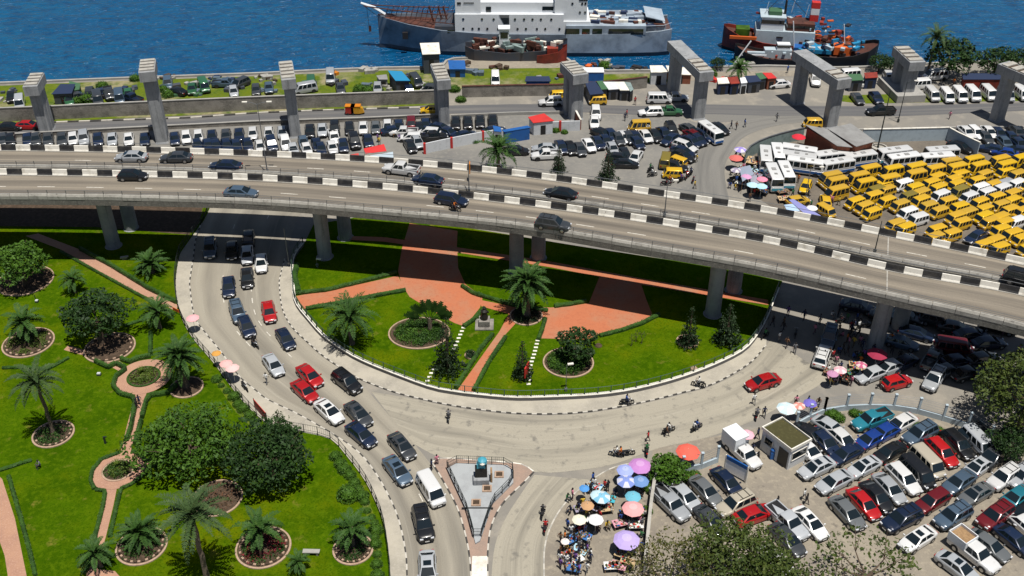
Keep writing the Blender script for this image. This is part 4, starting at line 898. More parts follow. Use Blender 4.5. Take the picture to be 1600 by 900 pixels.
def mk(near):
    P = {}
    P['s'] = vehicle("sedan_car", 4.55, 1.76, 1.43, SED, (-1.92, -1.02, .30, 1.32, .80, .585), near)
    if near: P['S'] = vehicle("sedan_car", 4.55, 1.76, 1.43, SED, (-1.92, -1.02, .30, 1.32, .80, .585), near, sunroof=True)
    P['h'] = vehicle("hatchback_car", 4.0, 1.70, 1.46, SED, (-1.92, -1.40, .24, 1.18, .79, .60), near)
    P['u'] = vehicle("suv_car", 4.65, 1.84, 1.76, SUVs, (-2.22, -1.85, .36, 1.24, .86, .67), near, belt=1.05, wr=.37, sidewins=((.03, .27), (.31, .62), (.66, .93)), roof_rack=near)
    P['w'] = vehicle("estate_car", 4.6, 1.78, 1.55, SED, (-2.16, -1.72, .30, 1.30, .81, .61), near, belt=.94, sidewins=((.03, .27), (.31, .62), (.66, .94)))
    def bed(t):
        m_ = MB(); m_.box((-1.62, 0, 1.075), (1.75, 1.45, .03)); m_.build("cargo_bed", "black_trim", t)
        for s in (-1, 1): m_ = MB(); m_.box((-1.62, s * .80, 1.14), (1.85, .12, .16)); m_.build("bed_side", "paint", t)
        m_ = MB(); m_.box((-2.52, 0, 1.13), (.1, 1.7, .18)); m_.build("tailgate", "paint", t)
    P['p'] = vehicle("pickup_truck", 5.15, 1.80, 1.72, SUVs, (-.72, -.55, .58, 1.32, .84, .68), near, belt=1.05, wr=.38, extra=bed, cat="pickup")
    P['d'] = vehicle("minibus_van", 4.4, 1.74, 1.90, VANs, (-2.14, -1.98, 1.32, 1.92, .86, .74), near, belt=1.0, wr=.32, wx=(.33, -.31), sidewins=((.03, .24), (.27, .49), (.52, .72), (.76, .95)), cat="minibus")
    P['D'] = vehicle("minibus_van", 5.0, 1.9, 2.45, VANs, (-2.45, -2.3, 1.50, 2.28, .93, .74), near, belt=1.12, wr=.33, wx=(.33, -.31), sidewins=((.03, .24), (.27, .49), (.52, .72), (.76, .95)), cat="minibus")
    P['v'] = vehicle("minibus_van", 4.7, 1.80, 2.0, VANs, (-2.3, -2.1, 1.25, 1.95, .88, .74), near, belt=1.02, wr=.34, wx=(.33, -.31), sidewins=((.03, .24), (.27, .49), (.52, .72), (.76, .95)), cat="van")
    return P
NR, FR = mk(True), mk(False)
def busx(col):
    def f(t):
        m_ = MB()
        for s in (-1, 1): m_.box((0, s * 1.075, .82), (6.5, .02, .42))
        m_.box((3.49, 0, .8), (.02, 1.8, .4)); m_.box((-3.49, 0, .8), (.02, 1.8, .4)); m_.build("painted_band", col, t)
        m_ = MB(); m_.box((-.6, 0, 2.66), (.9, .7, .1)); m_.box((1.2, 0, 2.65), (.5, .5, .08)); m_.build("roof_hatch", "roof_grey", t)
    return f
BU = vehicle("coach_bus", 6.9, 2.14, 2.62, BUSs, (-3.38, -3.30, 3.1, 3.36, 1.05, .98), False, belt=1.3, wr=.42, wx=(.3, -.28), sidewins=((.02, .18), (.20, .37), (.39, .56), (.58, .75), (.77, .95)), extra=busx("container_blue"), cat="bus")
BT = vehicle("coach_bus", 6.9, 2.14, 2.62, BUSs, (-3.38, -3.30, 3.1, 3.36, 1.05, .98), False, belt=1.3, wr=.42, wx=(.3, -.28), sidewins=((.02, .18), (.20, .37), (.39, .56), (.58, .75), (.77, .95)), extra=busx("statue_blue"), cat="bus")
FR['b'], FR['t'] = BU, BT
def trk(t):
    m_ = MB(); m_.box((-1.45, 0, 1.75), (2.35, 1.95, 1.75), 0); m_.build("cargo_box", "ship_white", t)
    m_ = MB(); m_.box((-2.64, 0, 1.72), (.03, 1.6, 1.5)); m_.build("rear_door", "wall_paint", t)
NR['k'] = vehicle("box_truck", 5.3, 1.80, 1.72, SUVs, (-.25, -.1, .95, 1.5, .84, .70), True, belt=1.05, wr=.38, extra=trk, cat="truck", sidewins=((.05, .45), (.52, .92)))
def obx(t):
    m_ = MB(); x, z = -1.6, 1.5
    for c_, d_ in (((x, .93, z), (2.0, .08, 1.0)), ((x, -.93, z), (2.0, .08, 1.0)), ((x - 1, 0, z), (.08, 1.9, 1.0)), ((x + 1, 0, z), (.08, 1.9, 1.0))): m_.box(c_, d_)
    m_.build("cargo_box", "ship_white", t); m_ = MB(); m_.box((x, 0, 1.62), (1.9, 1.78, .08)); m_.build("load", "crate", t)
NR['o'] = vehicle("pickup_truck", 5.3, 1.84, 1.76, SUVs, (-.72, -.55, .58, 1.32, .84, .68), True, belt=1.05, wr=.38, extra=obx, cat="pickup")
CLR = {'black': (.012, .013, .015), 'navy blue': (.010, .020, .050), 'dark grey': (.045, .05, .056), 'grey': (.13, .14, .145), 'steel blue': (.07, .11, .16), 'silver': (.40, .42, .44), 'white': (.72, .72, .71), 'red': (.42, .010, .012),
       'dark red': (.13, .008, .012), 'yellow': (.72, .40, .006), 'teal': (.02, .18, .24), 'blue': (.012, .05, .26), 'beige': (.42, .38, .30), 'green': (.03, .12, .05), 'faded olive': (.26, .20, .03)}
CK = dict(k='black', n='navy blue', g='dark grey', G='grey', b='steel blue', s='silver', w='white', r='red', m='dark red', y='yellow', t='teal', B='blue', e='beige', v='green', o='faded olive')
KN = dict(s='sedan', S='sunroof sedan', h='hatchback', u='SUV', w='estate car', p='pickup truck', d='minibus', D='high roofed minibus', v='van', b='coach bus', t='coach bus', k='box truck', o='pickup truck with open box')
def cars(txt, where, group, near=True, z=0.0, j=0):
    for e in txt.split(';'):
        if not e.strip(): continue
        q = e.split(); kind, ck, x, y, a = q[0], q[1], float(q[2]), float(q[3]), float(q[4])
        P = NR if near or kind not in FR else FR
        if kind == 'S' and not near: kind = 's'
        zc = {'b': 1.6, 't': 1.6, 'D': 1.3, 'd': 1.1, 'v': 1.1}.get(kind, .7); ks = {'b': .88, 't': .88, 'D': .81, 'd': .76}.get(kind, 1) if not near else 1; a += rnd.uniform(-j, j); col = CLR[CK[ck]]; f = rnd.uniform(.85, 1.18); col = tuple(min(.85, c * f) for c in col)
        if ck == 'y': g_ = rnd.random(); col = (.74 - .16 * g_ * g_, .47 - .11 * g_, .006 + .03 * g_)
        p = G(x, y, z + zc); p.z = z; lab = CK[ck] + " " + KN[kind]
        s_ = rnd.uniform(.97, 1.03)
        o = place(P[kind], p, HD(x, y, a, z + .7), (s_ * ks, s_ * (1 + ks) / 2, s_ * rnd.uniform(.97, 1.03) * (1 + ks) / 2), col)
        if z > 5:   # follow the deck slope-free height
            o.location.z = z + .012
        reg(o, lab, where, {'b': 'bus', 't': 'bus', 'd': 'minibus', 'D': 'minibus', 'v': 'van', 'p': 'pickup', 'o': 'pickup', 'k': 'truck'}.get(kind, 'car'), group)
cars("s s 205 244 180;s g 275 245 181;s n 352 258 178;p w 627 264 173;s n 668 280 172;s k 876 302 171", "driving on the far flyover carriageway", "cars on the flyover", True, ZD)
cars("h k 207 273 0;s b 376 300 -3;w n 705 311 -9;u g 864 350 -9;u k 1600 437 -14", "driving on the near flyover carriageway", "cars on the flyover", True, ZD)
cars("u b 328 388 -92;s k 362 390 -90;s k 388 372 -92;s s 386 397 -90;s w 408 410 -88;s k 386 433 -86;s n 357 447 -88;u b 371 487 -72;s n 385 509 -66;s r 420 486 -78;s n 446 528 -58;s s 427 569 -55;s r 484 586 -44;s r 476 610 -42;u k 542 596 -38;S w 514 642 -42;S g 560 646 -46;s n 564 678 -40;S g 628 696 -50;S b 621 734 -52;v w 673 761 -58;u k 661 817 -76;S s 668 888 -88;s r 1192 596 196", "on the ramp road", "cars queuing on the ramp road")
WU = "parked under the flyover on the right"
cars("u b 1296 526 -106;u w 1285 556 70;s g 1415 493 -15;s g 1492 511 -10;s n 1517 522 5;s b 1408 534 -14;s s 1362 584 200;s s 1388 574 200;s n 1411 566 205;v m 1492 540 -8;p G 1456 560 60;s n 1496 563 10;s g 1480 578 20;u s 1460 592 235;h r 1401 596 15;s g 1512 582 15;s k 1440 487 -12;u g 1465 500 -10;s n 1545 535 5;s g 1535 560 12;s n 1432 520 -14;s k 1385 495 -14;u k 1550 585 15;s n 1340 478 -12;s k 1560 510 -12", WU, "cars under the flyover")
cars("p s 1047 786 -44;s s 1070 774 -45;s G 1102 765 -45;s n 1136 752 -46;u e 1150 788 205;s g 1110 812 -45;s r 1178 803 20;k w 1160 706 -43;p s 1230 815 -43;S w 1266 816 -46;s g 1230 842 -45;s w 1215 878 -45", "in the left corner of the walled car park", "cars in the walled car park")
cars("s w 1262 703 -42;s n 1288 690 -45;s w 1316 685 -42;s B 1360 686 208;s k 1266 678 -30;s s 1298 668 -32;p t 1362 656 200;s w 1407 661 208;u b 1437 678 208;s B 1380 676 208;u g 1515 679 200", "in the back rows of the walled car park", "cars in the walled car park")
cars("S s 1276 730 205;s n 1322 709 207;s s 1304 752 207;S s 1350 729 208;s k 1390 706 208;w r 1472 706 -45;w k 1497 693 -45;v s 1529 688 -45;v e 1450 719 -45;v k 1434 735 -45;w w 1412 747 -45;s s 1390 762 -47;s k 1370 775 -47;s r 1350 786 -47;s G 1324 800 -47", "in the middle rows of the walled car park", "cars in the walled car park")
cars("S s 1528 729 214;u g 1552 714 214;s b 1499 752 214;u w 1569 746 214;w m 1457 782 210;S G 1525 771 210;u n 1409 811 206;u b 1489 806 210;s t 1588 776 214;u m 1555 806 214;S w 1434 841 212;s G 1545 851 -36;s n 1585 843 -38;s w 1605 822 -40;o w 1522 864 -38;S s 1497 886 -36;s k 1600 800 214;u s 1596 742 214;s g 1565 700 214", "in the right rows of the walled car park", "cars in the walled car park")
FW1 = "in the front row along the waterfront road"
def row(xs, cs, where, group, ys=None, ang=-88, kinds=None, j=3):
    s = []
    for i, (x, c) in enumerate(zip(xs, cs)):
        y = ys(x) if callable(ys) else ys[i]; k = kinds[i] if kinds else rnd.choice("ssshsu"); s.append(f"{k} {c} {x} {y} {ang}")
    cars(";".join(s), where, group, False, 0, j)
row([4, 16, 43, 56, 75, 97, 114, 131, 153, 175, 201, 226, 273, 291, 310, 331, 353, 373.5, 395, 420, 441, 484, 503.5, 523, 546, 567.5, 587, 605.6, 623, 642.5, 665, 712, 731, 750, 770],
    "gkngggwsnswnnwwngnwwskskkwGwnmnkkkk", FW1, "cars parked along the waterfront road", lambda x: 216.5 - .0 * x - (0 if x < 250 else (x - 250) * .055))
row([308, 325, 337, 354, 369, 387, 406.6, 424.5, 446.5, 458, 474, 479, 495, 501, 519, 536, 554, 575, 522], "nnnnnnwnwsbwnnwnknw", "in the second row behind the flyover barrier", "cars parked behind the flyover",
    [225, 226, 226, 226, 226, 225, 228, 225, 225, 232, 221, 232, 225, 231, 229, 226, 221, 219, 214], -75, "sssssssuusssssssusp")
for x, c in ((300, 'g'), (286, 'n'), (318, 'n')): pass
cars("s n 615 203 8;p w 631 206 180;w w 641 214 180;s k 641 227 -60;s s 652 221 -60;w w 669 206 175;s k 655 199 -70;s n 687 199 -10;p k 676 214 5;s n 727 210 12;s n 772 203 10;s n 700 206 -20", "jammed left of the painted wall", "cars parked behind the flyover", False)
cars("h k 808 235 -2;p w 854 242 180;s s 852 231 180;s n 877 229 -62;s k 891 230 -62;s g 906 232 -60;s w 920 226 -55;s n 934 222 -58;s n 946 219 -55;s k 941 208 -20;s n 955 210 -45;s g 966 216 -55;s w 976 213 -50;s s 957 231 -60;s k 968 246 -5;s g 982 214 -52;s n 993 213 -52;s w 1009 212 -50;s k 1023 211 -48;s n 1038 208 -48;u k 1049 202 -60;s n 1048 217 210;s n 995 222 -50;s k 976 240 -60;s w 993 245 238;s k 977 255 -4", "parked in the open lot behind the conifers", "cars parked behind the flyover", False, 0, 3)
cars("s g 1078 202 -30;s m 1084 211 -28;s n 1101 211 -34;s n 1080 220 -28;s n 1090 217 -30;w w 1070 228 -20;s n 1067 236 -22;s k 1066 243 -22;v o 1040 248 80;d y 1059 249 160;s k 1053 258 -12;d y 1051 268 178;s k 1124 200 -30;b w 1110 204 -36;D y 999 195 184", "in the curved rank beside the slip road", "cars parked behind the flyover", False, 0, 2)
cars("d y 871 146 182;u w 861 159 182;d y 934 154 182;u w 931 177 -85;s w 929 190 -88;u w 1017 175 182;p v 1045 174 0;p s 1054 152 0;h y 673 171 180;s k 15 197 0;s r 44 195 0;s w 1217 131 185;u w 1274 125 -80;u w 1340 131 182;s g 1340 153 -50;s n 1369 152 -50;p k 1376 173 182;v w 1435 130 184;v w 1462 116 184;v w 1326 115 184;u w 1389 123 -60;d y 1270 190 180", "on the waterfront side", "vehicles on the waterfront side", False)
cars("v w 1457 145 -48;v w 1480 147 -50;v w 1500 146 -48;v w 1520 145 -46;v w 1545 144 -44;v w 1596 144 -40;v s 1572 146 -44;v w 1610 150 -44", "in the rank of white vans by the shore", "white vans by the shore", False)
cars("s n 1560 208 -45;s n 1580 214 -45;s g 1590 206 -45;s k 1500 229 -20;s n 1550 232 170;s B 1570 238 170;s n 1590 234 170;w w 1525 207 -40;s w 1510 206 -40;s n 1605 222 -45;s g 1540 214 -45;s n 1620 236 170;s n 1592 224 -40;s w 1545 206 -45;s b 1570 222 -45", "behind the pale wall of the bus yard", "cars behind the bus yard wall", False)
cars("b w 1196 246 -84;b w 1215 241 -76;t w 1209 275 -66;t w 1228 271 -66;b w 1249 237 -9;b w 1249 247 -8;b w 1258 257 -8;b w 1298 244 187;b w 1308 257 189;b w 1343 246 188;t w 1397 239 187;b w 1411 248 187;t w 1471 238 184;b w 1463 248 184", "at the back of the bus yard", "white coaches in the bus yard", False)
row([1307, 1306, 1297, 1340, 1351, 1357, 1393, 1387, 1429, 1429, 1460, 1483, 1493, 1519, 1529, 1561, 1570, 1596, 1610], "y" * 19, "at the back of the crowded bus yard", "yellow minibuses in the bus yard", [300, 285, 278, 278, 288, 267, 268, 283, 264, 275, 267, 256, 265, 253, 262, 252, 261, 250, 262], 193, "D" * 19, 2)
yv = """1368 297 o;1393 301;1364 307;1385 314;1336 315;1350 323;1362 332;1406 320;1411 287 w;1463 277;1454 286;1465 294;1438 302;1428 294;1490 280;1499 273;1494 288;1499 298 o;1537 273;1526 282;1550 278;1570 268;1531 293 w;1541 301 w;1565 295 w;1570 286 s;1588 287 w;1589 273;1469 305 w;1514 307 w;1438 313;1480 315;1498 324;1530 316;1556 308;1581 303;1595 300;1537 327;1563 320;1581 314;1577 329;1467 330;1418 332 w;1434 341 w;1402 320;1437 315;1399 350;1414 357;1465 336;1497 325;1493 339;1502 348;1463 359;1486 366;1460 371;1532 317;1533 327;1537 338;1546 346;1563 359;1581 366;1579 331;1535 383;1554 376;1561 387;1596 373;1588 346 w;1519 309 w;1605 318;1608 340;1612 356;1606 388;1612 305;1604 286;1612 276;1552 288;1512 262;1450 322 ;1420 306 o;1385 296;1379 288 ;1512 332;1516 343;1550 333;1562 340;1568 349;1598 330"""
seen = []
for band, (y0, y1) in {"in the back rows of the crowded bus yard": (0, 300), "in the middle rows of the crowded bus yard": (300, 322), "in the front rows of the crowded bus yard": (322, 500)}.items():
    L_c = []
    for e in yv.split(';'):
        q = e.split(); x, y = float(q[0]), float(q[1]); c = q[2] if len(q) > 2 else 'y'
        if y0 <= y < y1 and all(abs(x - a) > 14 or abs(y - b) > 6 for a, b in seen): seen.append((x, y)); L_c.append(f"d {c} {x} {y} {198}")
    cars(";".join(L_c), band, "yellow minibuses in the bus yard", False, 0, 2.5)
cars("h y 1259 291 -112;h y 1247 313 10;d y 1291 327 -32;s n 1525 369 210;h y 1290 313 100", "in the open part of the bus yard", "vehicles in the bus yard", False)
# ================================================================ people
def person(pose):
    J = {}; B = []
    def j(n, p, r): J[n] = (Vector(p), r)
    if pose in ("stand", "walk"):
        w_ = .22 if pose == "walk" else .03
        j('pel', (0, 0, .95), .135); j('sp', (0, 0, 1.14), .125); j('ch', (.01, 0, 1.34), .145); j('nk', (.01, 0, 1.47), .055); j('hd', (.02, 0, 1.58), .085); j('tp', (.02, 0, 1.67), .07)
        for s, f in ((1, 1), (-1, -1)):
            a = str(s); j('hp' + a, (0, s * .10, .88), .095); j('kn' + a, (.05 + w_ * f * .6, s * .11, .50), .062); j('an' + a, (w_ * f * 1.1 - .03, s * .11, .09 + (.05 if pose == "walk" and f < 0 else 0)), .042); j('to' + a, (w_ * f * 1.1 + .13, s * .13, .045), .04)
            j('sh' + a, (0, s * .19, 1.40), .062); j('el' + a, (-.02 - w_ * f * .5, s * .27, 1.13), .042); j('wr' + a, (.10 - w_ * f * .7, s * .26, .90), .03); j('ha' + a, (.14 - w_ * f * .8, s * .25, .82), .034)
    else:
        z = .45 if pose == "sit" else .82
        j('pel', (0, 0, z), .145); j('sp', (-.02 + (.06 if z > .5 else .03), 0, z + .2), .125); j('ch', (.08, 0, z + .40), .145); j('nk', (.11, 0, z + .53), .055); j('hd', (.14, 0, z + .64), .085); j('tp', (.14, 0, z + .73), .07)
        for s in (1, -1):
            a = str(s); j('hp' + a, (.02, s * .11, z - .02), .095)
            kx, kz = (.42, z + .06) if z < .5 else (.38, z - .12); j('kn' + a, (kx, s * (.16 if z < .5 else .22), kz), .064); j('an' + a, (kx - .04 if z < .5 else .22, s * (.15 if z < .5 else .2), .10 if z < .5 else .36), .042); j('to' + a, (kx + .12 if z < .5 else .38, s * (.16 if z < .5 else .2), .05 if z < .5 else .31), .04)
            j('sh' + a, (.07, s * .19, z + .46), .062); j('el' + a, (.22, s * .27, z + .22), .042); j('wr' + a, (.44, s * .2, z + (.18 if z < .5 else .26)), .03); j('ha' + a, (.52, s * .18, z + (.16 if z < .5 else .25)), .034)
    E_ = [('pel', 'sp', 1), ('sp', 'ch', 1), ('ch', 'nk', 1), ('nk', 'hd', 2), ('hd', 'tp', 2)]
    for a in ('1', '-1'): E_ += [('pel', 'hp' + a, 0), ('hp' + a, 'kn' + a, 0), ('kn' + a, 'an' + a, 0), ('an' + a, 'to' + a, 3), ('ch', 'sh' + a, 1), ('sh' + a, 'el' + a, 1), ('el' + a, 'wr' + a, 2), ('wr' + a, 'ha' + a, 2)]
    K = list(J); me = bpy.data.meshes.new("person"); me.from_pydata([J[k][0] for k in K], [(K.index(a), K.index(b)) for a, b, _ in E_], []); o = bpy.data.objects.new("tmp", me); COL.objects.link(o)
    md = o.modifiers.new("s", 'SKIN')
    for i, k in enumerate(K): sv = me.skin_vertices[0].data[i]; r = J[k][1]; sv.radius = (r, r * (.72 if k in ('sp', 'ch', 'pel') else 1)); sv.use_root = k == 'pel'
    if pose: sd = o.modifiers.new("d", 'SUBSURF'); sd.levels = 1; sd.render_levels = 1
    dg = bpy.context.evaluated_depsgraph_get(); me2 = bpy.data.meshes.new_from_object(o.evaluated_get(dg)); bpy.data.objects.remove(o)
    for n in ("trousers", "cloth", "skin", "shoe"): me2.materials.append(M[n])
    def dist(p, a, b):
        d = b - a; t = max(0, min(1, (p - a).dot(d) / d.length_squared)); return (p - a - d * t).length
    for f in me2.polygons:
        c = f.center; f.material_index = min(E_, key=lambda e: dist(c, J[e[0]][0], J[e[1]][0]))[2]; f.use_smooth = True
    b = bpy.data.objects.new("person", me2); COL.objects.link(b)
    h = J['hd'][0]; hm = MB(); hm.lathe((h.x - .012, 0, h.z + .0), [(.098, .0), (.104, .05), (.085, .10), (.045, .13), (.01, .14)], 10); hm.build("hair", "hair", b, smooth=True)
    return b
PP = {k: person(k) for k in ("stand", "walk", "sit", "ride")}
for k, o in PP.items(): o.name = "person"
CL = {'white': (.7, .7, .68), 'black': (.015, .015, .017), 'blue': (.02, .07, .28), 'navy': (.012, .02, .06), 'red': (.4, .02, .02), 'pink': (.6, .2, .28), 'brown': (.14, .07, .035), 'orange': (.6, .16, .02), 'green': (.03, .14, .05), 'grey': (.16, .16, .17), 'yellow': (.6, .4, .04), 'purple': (.14, .06, .25)}
CN = list(CL)
def man(x, y, pose, clr, where, rz=None, z=0, hgt=1, group="people in the street"):
    o = place(PP[pose], G(x, y, z), rnd.uniform(0, 6.28) if rz is None else rz, rnd.uniform(.95, 1.05) * hgt, CL[clr])
    reg(o, "person in " + clr + {" stand": "", "stand": " standing", "walk": " walking", "sit": " sitting", "ride": " riding"}[pose], where, "person", group); return o
def crowd(n, x0, x1, y0, y1, where, poses="stand walk sit", z=0, group="people in the street"):
    k = 0; pts = []
    while k < n:
        x, y = rnd.uniform(x0, x1), rnd.uniform(y0, y1); k += 1
        if any(abs(x - a) < 5 and abs(y - b) < 5 for a, b in pts): continue
        pts.append((x, y)); man(x, y, rnd.choice(poses.split()), rnd.choice(CN + ['black', 'navy', 'white']), where, None, z, 1, group)
# motorbikes
def motorbike():
    t = thing("motorcycle", None, "motorcycle")
    for x in (.62, -.62):
        m_ = MB(); m_.lathe((x, 0, .3), [(.22, -.05), (.30, -.05), (.31, 0), (.30, .05), (.22, .05), (.2, 0)], 14, 0, 'y', cap=False); m_.lathe((x, 0, .3), [(.03, -.06), (.06, 0), (.03, .06)], 6, 0, 'y'); m_.box((x, 0, .3), (.4, .02, .03)); m_.box((x, 0, .3), (.03, .02, .4)); m_.build("wheel", "rubber", t)
    m_ = MB(); m_.tube([(.62, 0, .3), (.42, 0, .85), (.36, 0, .98)], .035, 6); m_.tube([(.42, 0, .8), (.05, 0, .45), (-.3, 0, .45), (-.62, 0, .3)], .04, 6); m_.tube([(.4, 0, .75), (-.35, 0, .62), (-.62, 0, .3)], .03, 6); m_.box((.0, 0, .38), (.42, .26, .28)); m_.tube([(.0, .15, .3), (-.7, .17, .32)], .05, 6); m_.build("frame", "black_trim", t)
    m_ = MB(); m_.lathe((.16, 0, .62), [(.05, 0), (.17, .05), (.15, .2), (.05, .25)], 8); m_.build("fuel_tank", "paint", t)
    m_ = MB(); m_.box((-.32, 0, .78), (.72, .26, .1)); m_.build("seat", "black_trim", t); m_ = MB(); m_.tube([(.3, -.36, 1.02), (.38, -.1, 1.0), (.38, .1, 1.0), (.3, .36, 1.02)], .02, 5); m_.build("handlebar", "chrome", t)
    m_ = MB(); m_.lathe((.50, 0, .86), [(.02, -.05), (.09, 0), (.02, .05)], 8, 0, 'z'); m_.build("headlight", "lamp_glass", t); m_ = MB(); m_.box((-.72, 0, .62), (.3, .16, .05)); m_.box((.66, 0, .63), (.4, .12, .03)); m_.build("mudguard", "paint", t)
    return t
MBK = motorbike()
def bike(x, y, a, c, where, rider=1, z=0, rc=None):
    p = G(x, y, z); rz = HD(x, y, a, z); reg(place(MBK, p, rz, 1, CLR[c]), c + " motorcycle", where, "motorcycle", "motorcycles")
    for k in range(rider):
        q = p + Vector((math.cos(rz), math.sin(rz), 0)) * (-.12 - .42 * k) + Vector((0, 0, .03)); o = place(PP["ride"], q, rz, 1, CL[rc[k] if rc else rnd.choice(CN)]); reg(o, "person on a " + c + " motorcycle" + (" as passenger" if k else ""), where, "person", "motorcycle riders")
bike(711, 330, -12, 'black', "on the near flyover carriageway", 2, ZD); bike(399, 542, -40, 'grey', "between the queuing cars", 2); bike(979, 632, 4, 'black', "beside the island fence", 1, .12, ['blue']); bike(1091, 604, 170, 'black', "at the right end of the island fence", 1, .12, ['white'])
bike(963, 713, 172, 'navy blue', "above the umbrella vendors", 2); bike(980, 712, 8, 'black', "above the umbrella vendors", 0); bike(1010, 708, 95, 'red', "beside the small bright green tree", 1, 0, ['green']); bike(848, 805, 80, 'black', "on the side road", 1, 0, ['black']); bike(852, 828, 82, 'dark red', "on the side road", 1, 0, ['red'])
bike(1044, 676, 20, 'black', "on the wide junction", 1); bike(1088, 672, 30, 'black', "on the wide junction", 2, 0, ['blue', 'white']); bike(1016, 268, 30, 'dark grey', "behind the flyover barrier", 1, 0, ['green']); bike(1019, 276, 10, 'black', "behind the flyover barrier", 1)
for x, y, a in ((1064, 284, 30), (1073, 279, 60), (1079, 274, 50), (1046, 287, 10), (1083, 284, 70), (1040, 290, 0)): bike(x, y, a, rnd.choice(['black', 'navy blue', 'dark red']), "in the cluster behind the flyover", rnd.choice((0, 1, 1)))
for x, y, a in ((1195, 528, 40), (1243, 524, 80), (1312, 505, 20), (1330, 520, 60), (1350, 512, 10), (1182, 652, 80), (1206, 603, 60)): bike(x, y, a, rnd.choice(['black', 'dark red', 'grey']), "right of the junction", rnd.choice((0, 1)))
bike(383, 638 - 30, -50, 'black', "at the black garden railing", 0, .12); bike(701, 655, 90, 'grey', "alone on the junction", 1)
# single walkers
for x, y, p_, c in ((1193, 652, "walk", "navy"), (1177, 632, "walk", "white"), (1012, 690, "walk", "red"), (1041, 682, "walk", "brown"), (417, 600, "walk", "white"), (926, 755, "walk", "blue"), (683, 727, "stand", "pink"), (675, 735, "stand", "navy")): man(x, y, p_, c, "on the wide junction")
for x, y in ((976, 189), (979, 184), (1142, 202), (1150, 203), (1163, 199), (1213, 190), (992, 164), (1483, 186), (1088, 254), (1085, 300 - 5), (1299, 330 - 10), (1262, 330 - 22)): man(x, y, "walk", rnd.choice(CN), "beside the waterfront roads")
crowd(40, 872, 905, 832, 900, "in the crowd on the lower vendor pavement", "stand walk stand", .11, "people on the vendor pavement"); crowd(12, 900, 925, 832, 900, "in the crowd on the lower vendor pavement", "stand walk", .11, "people on the vendor pavement")
crowd(24, 885, 950, 760, 835, "among the goods on the vendor pavement", "stand sit sit", .11, "people on the vendor pavement"); crowd(14, 965, 1005, 790, 900, "under the umbrellas on the vendor pavement", "stand sit sit", .11, "people on the vendor pavement"); crowd(8, 960, 1012, 745, 790, "beside the blue umbrellas", "stand sit", .11, "people on the vendor pavement")
crowd(40, 1285, 1350, 495, 568, "in the dim crowd under the flyover", "stand walk sit"); crowd(14, 1288, 1330, 565, 605, "at the stalls beside the flyover pillar", "stand sit"); crowd(30, 1215, 1600, 474, 565, "in the shade under the flyover", "walk stand"); crowd(6, 1205, 1260, 500, 550, "by the right end of the island", "walk")
crowd(26, 1140, 1185, 262, 305, "in the market crowd by the coaches", "stand walk sit"); crowd(10, 1170, 1200, 285, 325, "round the two round pale umbrellas", "stand sit"); crowd(12, 1195, 1330, 285, 330, "in the bus yard", "walk stand"); crowd(5, 1145, 1165, 235, 262, "by the teal fence", "stand walk"); crowd(10, 1160, 1185, 680, 725, "by the car park gate", "stand walk"); crowd(7, 1240, 1290, 632, 648, "behind the guard house", "stand sit")
man(1255, 781, "walk", "white", "on the bare car park ground"); man(1259, 788, "walk", "black", "on the bare car park ground"); man(1213, 792, "walk", "black", "on the bare car park ground"); man(215, 640, "walk", "black", "on the narrow path below the round path"); man(219, 634, "walk", "navy", "on the narrow path below the round path"); man(1375, 604, "walk", "black", "beside the dark red hatchback"); man(1373, 608, "walk", "brown", "beside the dark red hatchback"); man(64, 730, "sit", "grey", "by the short hedge on the lawn", None, .13)
crowd(8, 1090, 1600, 108, 135, "among the shacks on the shore", "walk stand"); crowd(6, 590, 690, 218, 235, "near the red canopy", "stand walk")
# ================================================================ umbrellas
def umbrella(x, y, r, col, noun, where, col2=None, h=2.15, z=0.11, tilt=0):
    g = G(x, y, z + h); t = reg(thing("sun_umbrella", None, None, (g.x, g.y, z), rnd.uniform(0, 1)), noun, where, "umbrella", "umbrellas")
    n = 16; pr = [(.02, h + .42 * r / 1.2), (r * .38, h + .36 * r / 1.2), (r * .72, h + .2 * r / 1.2), (r, h)]
    def rings(off, zz): return [[(rad * (1 - (.06 if k % 2 and rad > .3 else 0)) * math.cos(2 * math.pi * k / n), rad * (1 - (.06 if k % 2 and rad > .3 else 0)) * math.sin(2 * math.pi * k / n), hh + zz) for k in range(n)] for rad, hh in pr]
    m_ = MB(); m_.loft(rings(0, 0), 0, False, True, lambda i, j: (1 if (j // 2) % 2 else 0) if col2 == 'pale' and i >= 1 else (1 if col2 == 'core' and i == 0 else 0)); m_.loft([[(p[0], p[1], p[2] - .03) for p in r_] for r_ in rings(0, 0)], 0, False)
    o = m_.build("canopy", ["canvas_plain", "canvas_pale" if col2 == 'pale' else "canvas"], t, smooth=False); o.color = (*col, 1)
    m_ = MB(); m_.tube([(0, 0, 0), (0, 0, h + .5)], .025, 6); m_.build("pole", "white_paint", t); m_ = MB()
    for k in range(8): a = 2 * math.pi * k / 8; m_.tube([(r * .92 * math.cos(a), r * .92 * math.sin(a), h), (0, 0, h + .33 * r)], .012, 3)
    m_.build("rib", "steel", t); m_ = MB(); m_.lathe((0, 0, 0), [(.24, 0), (.24, .08), (.05, .12)], 10); m_.build("base", "concrete", t); return t
UW = "on the vendor pavement"
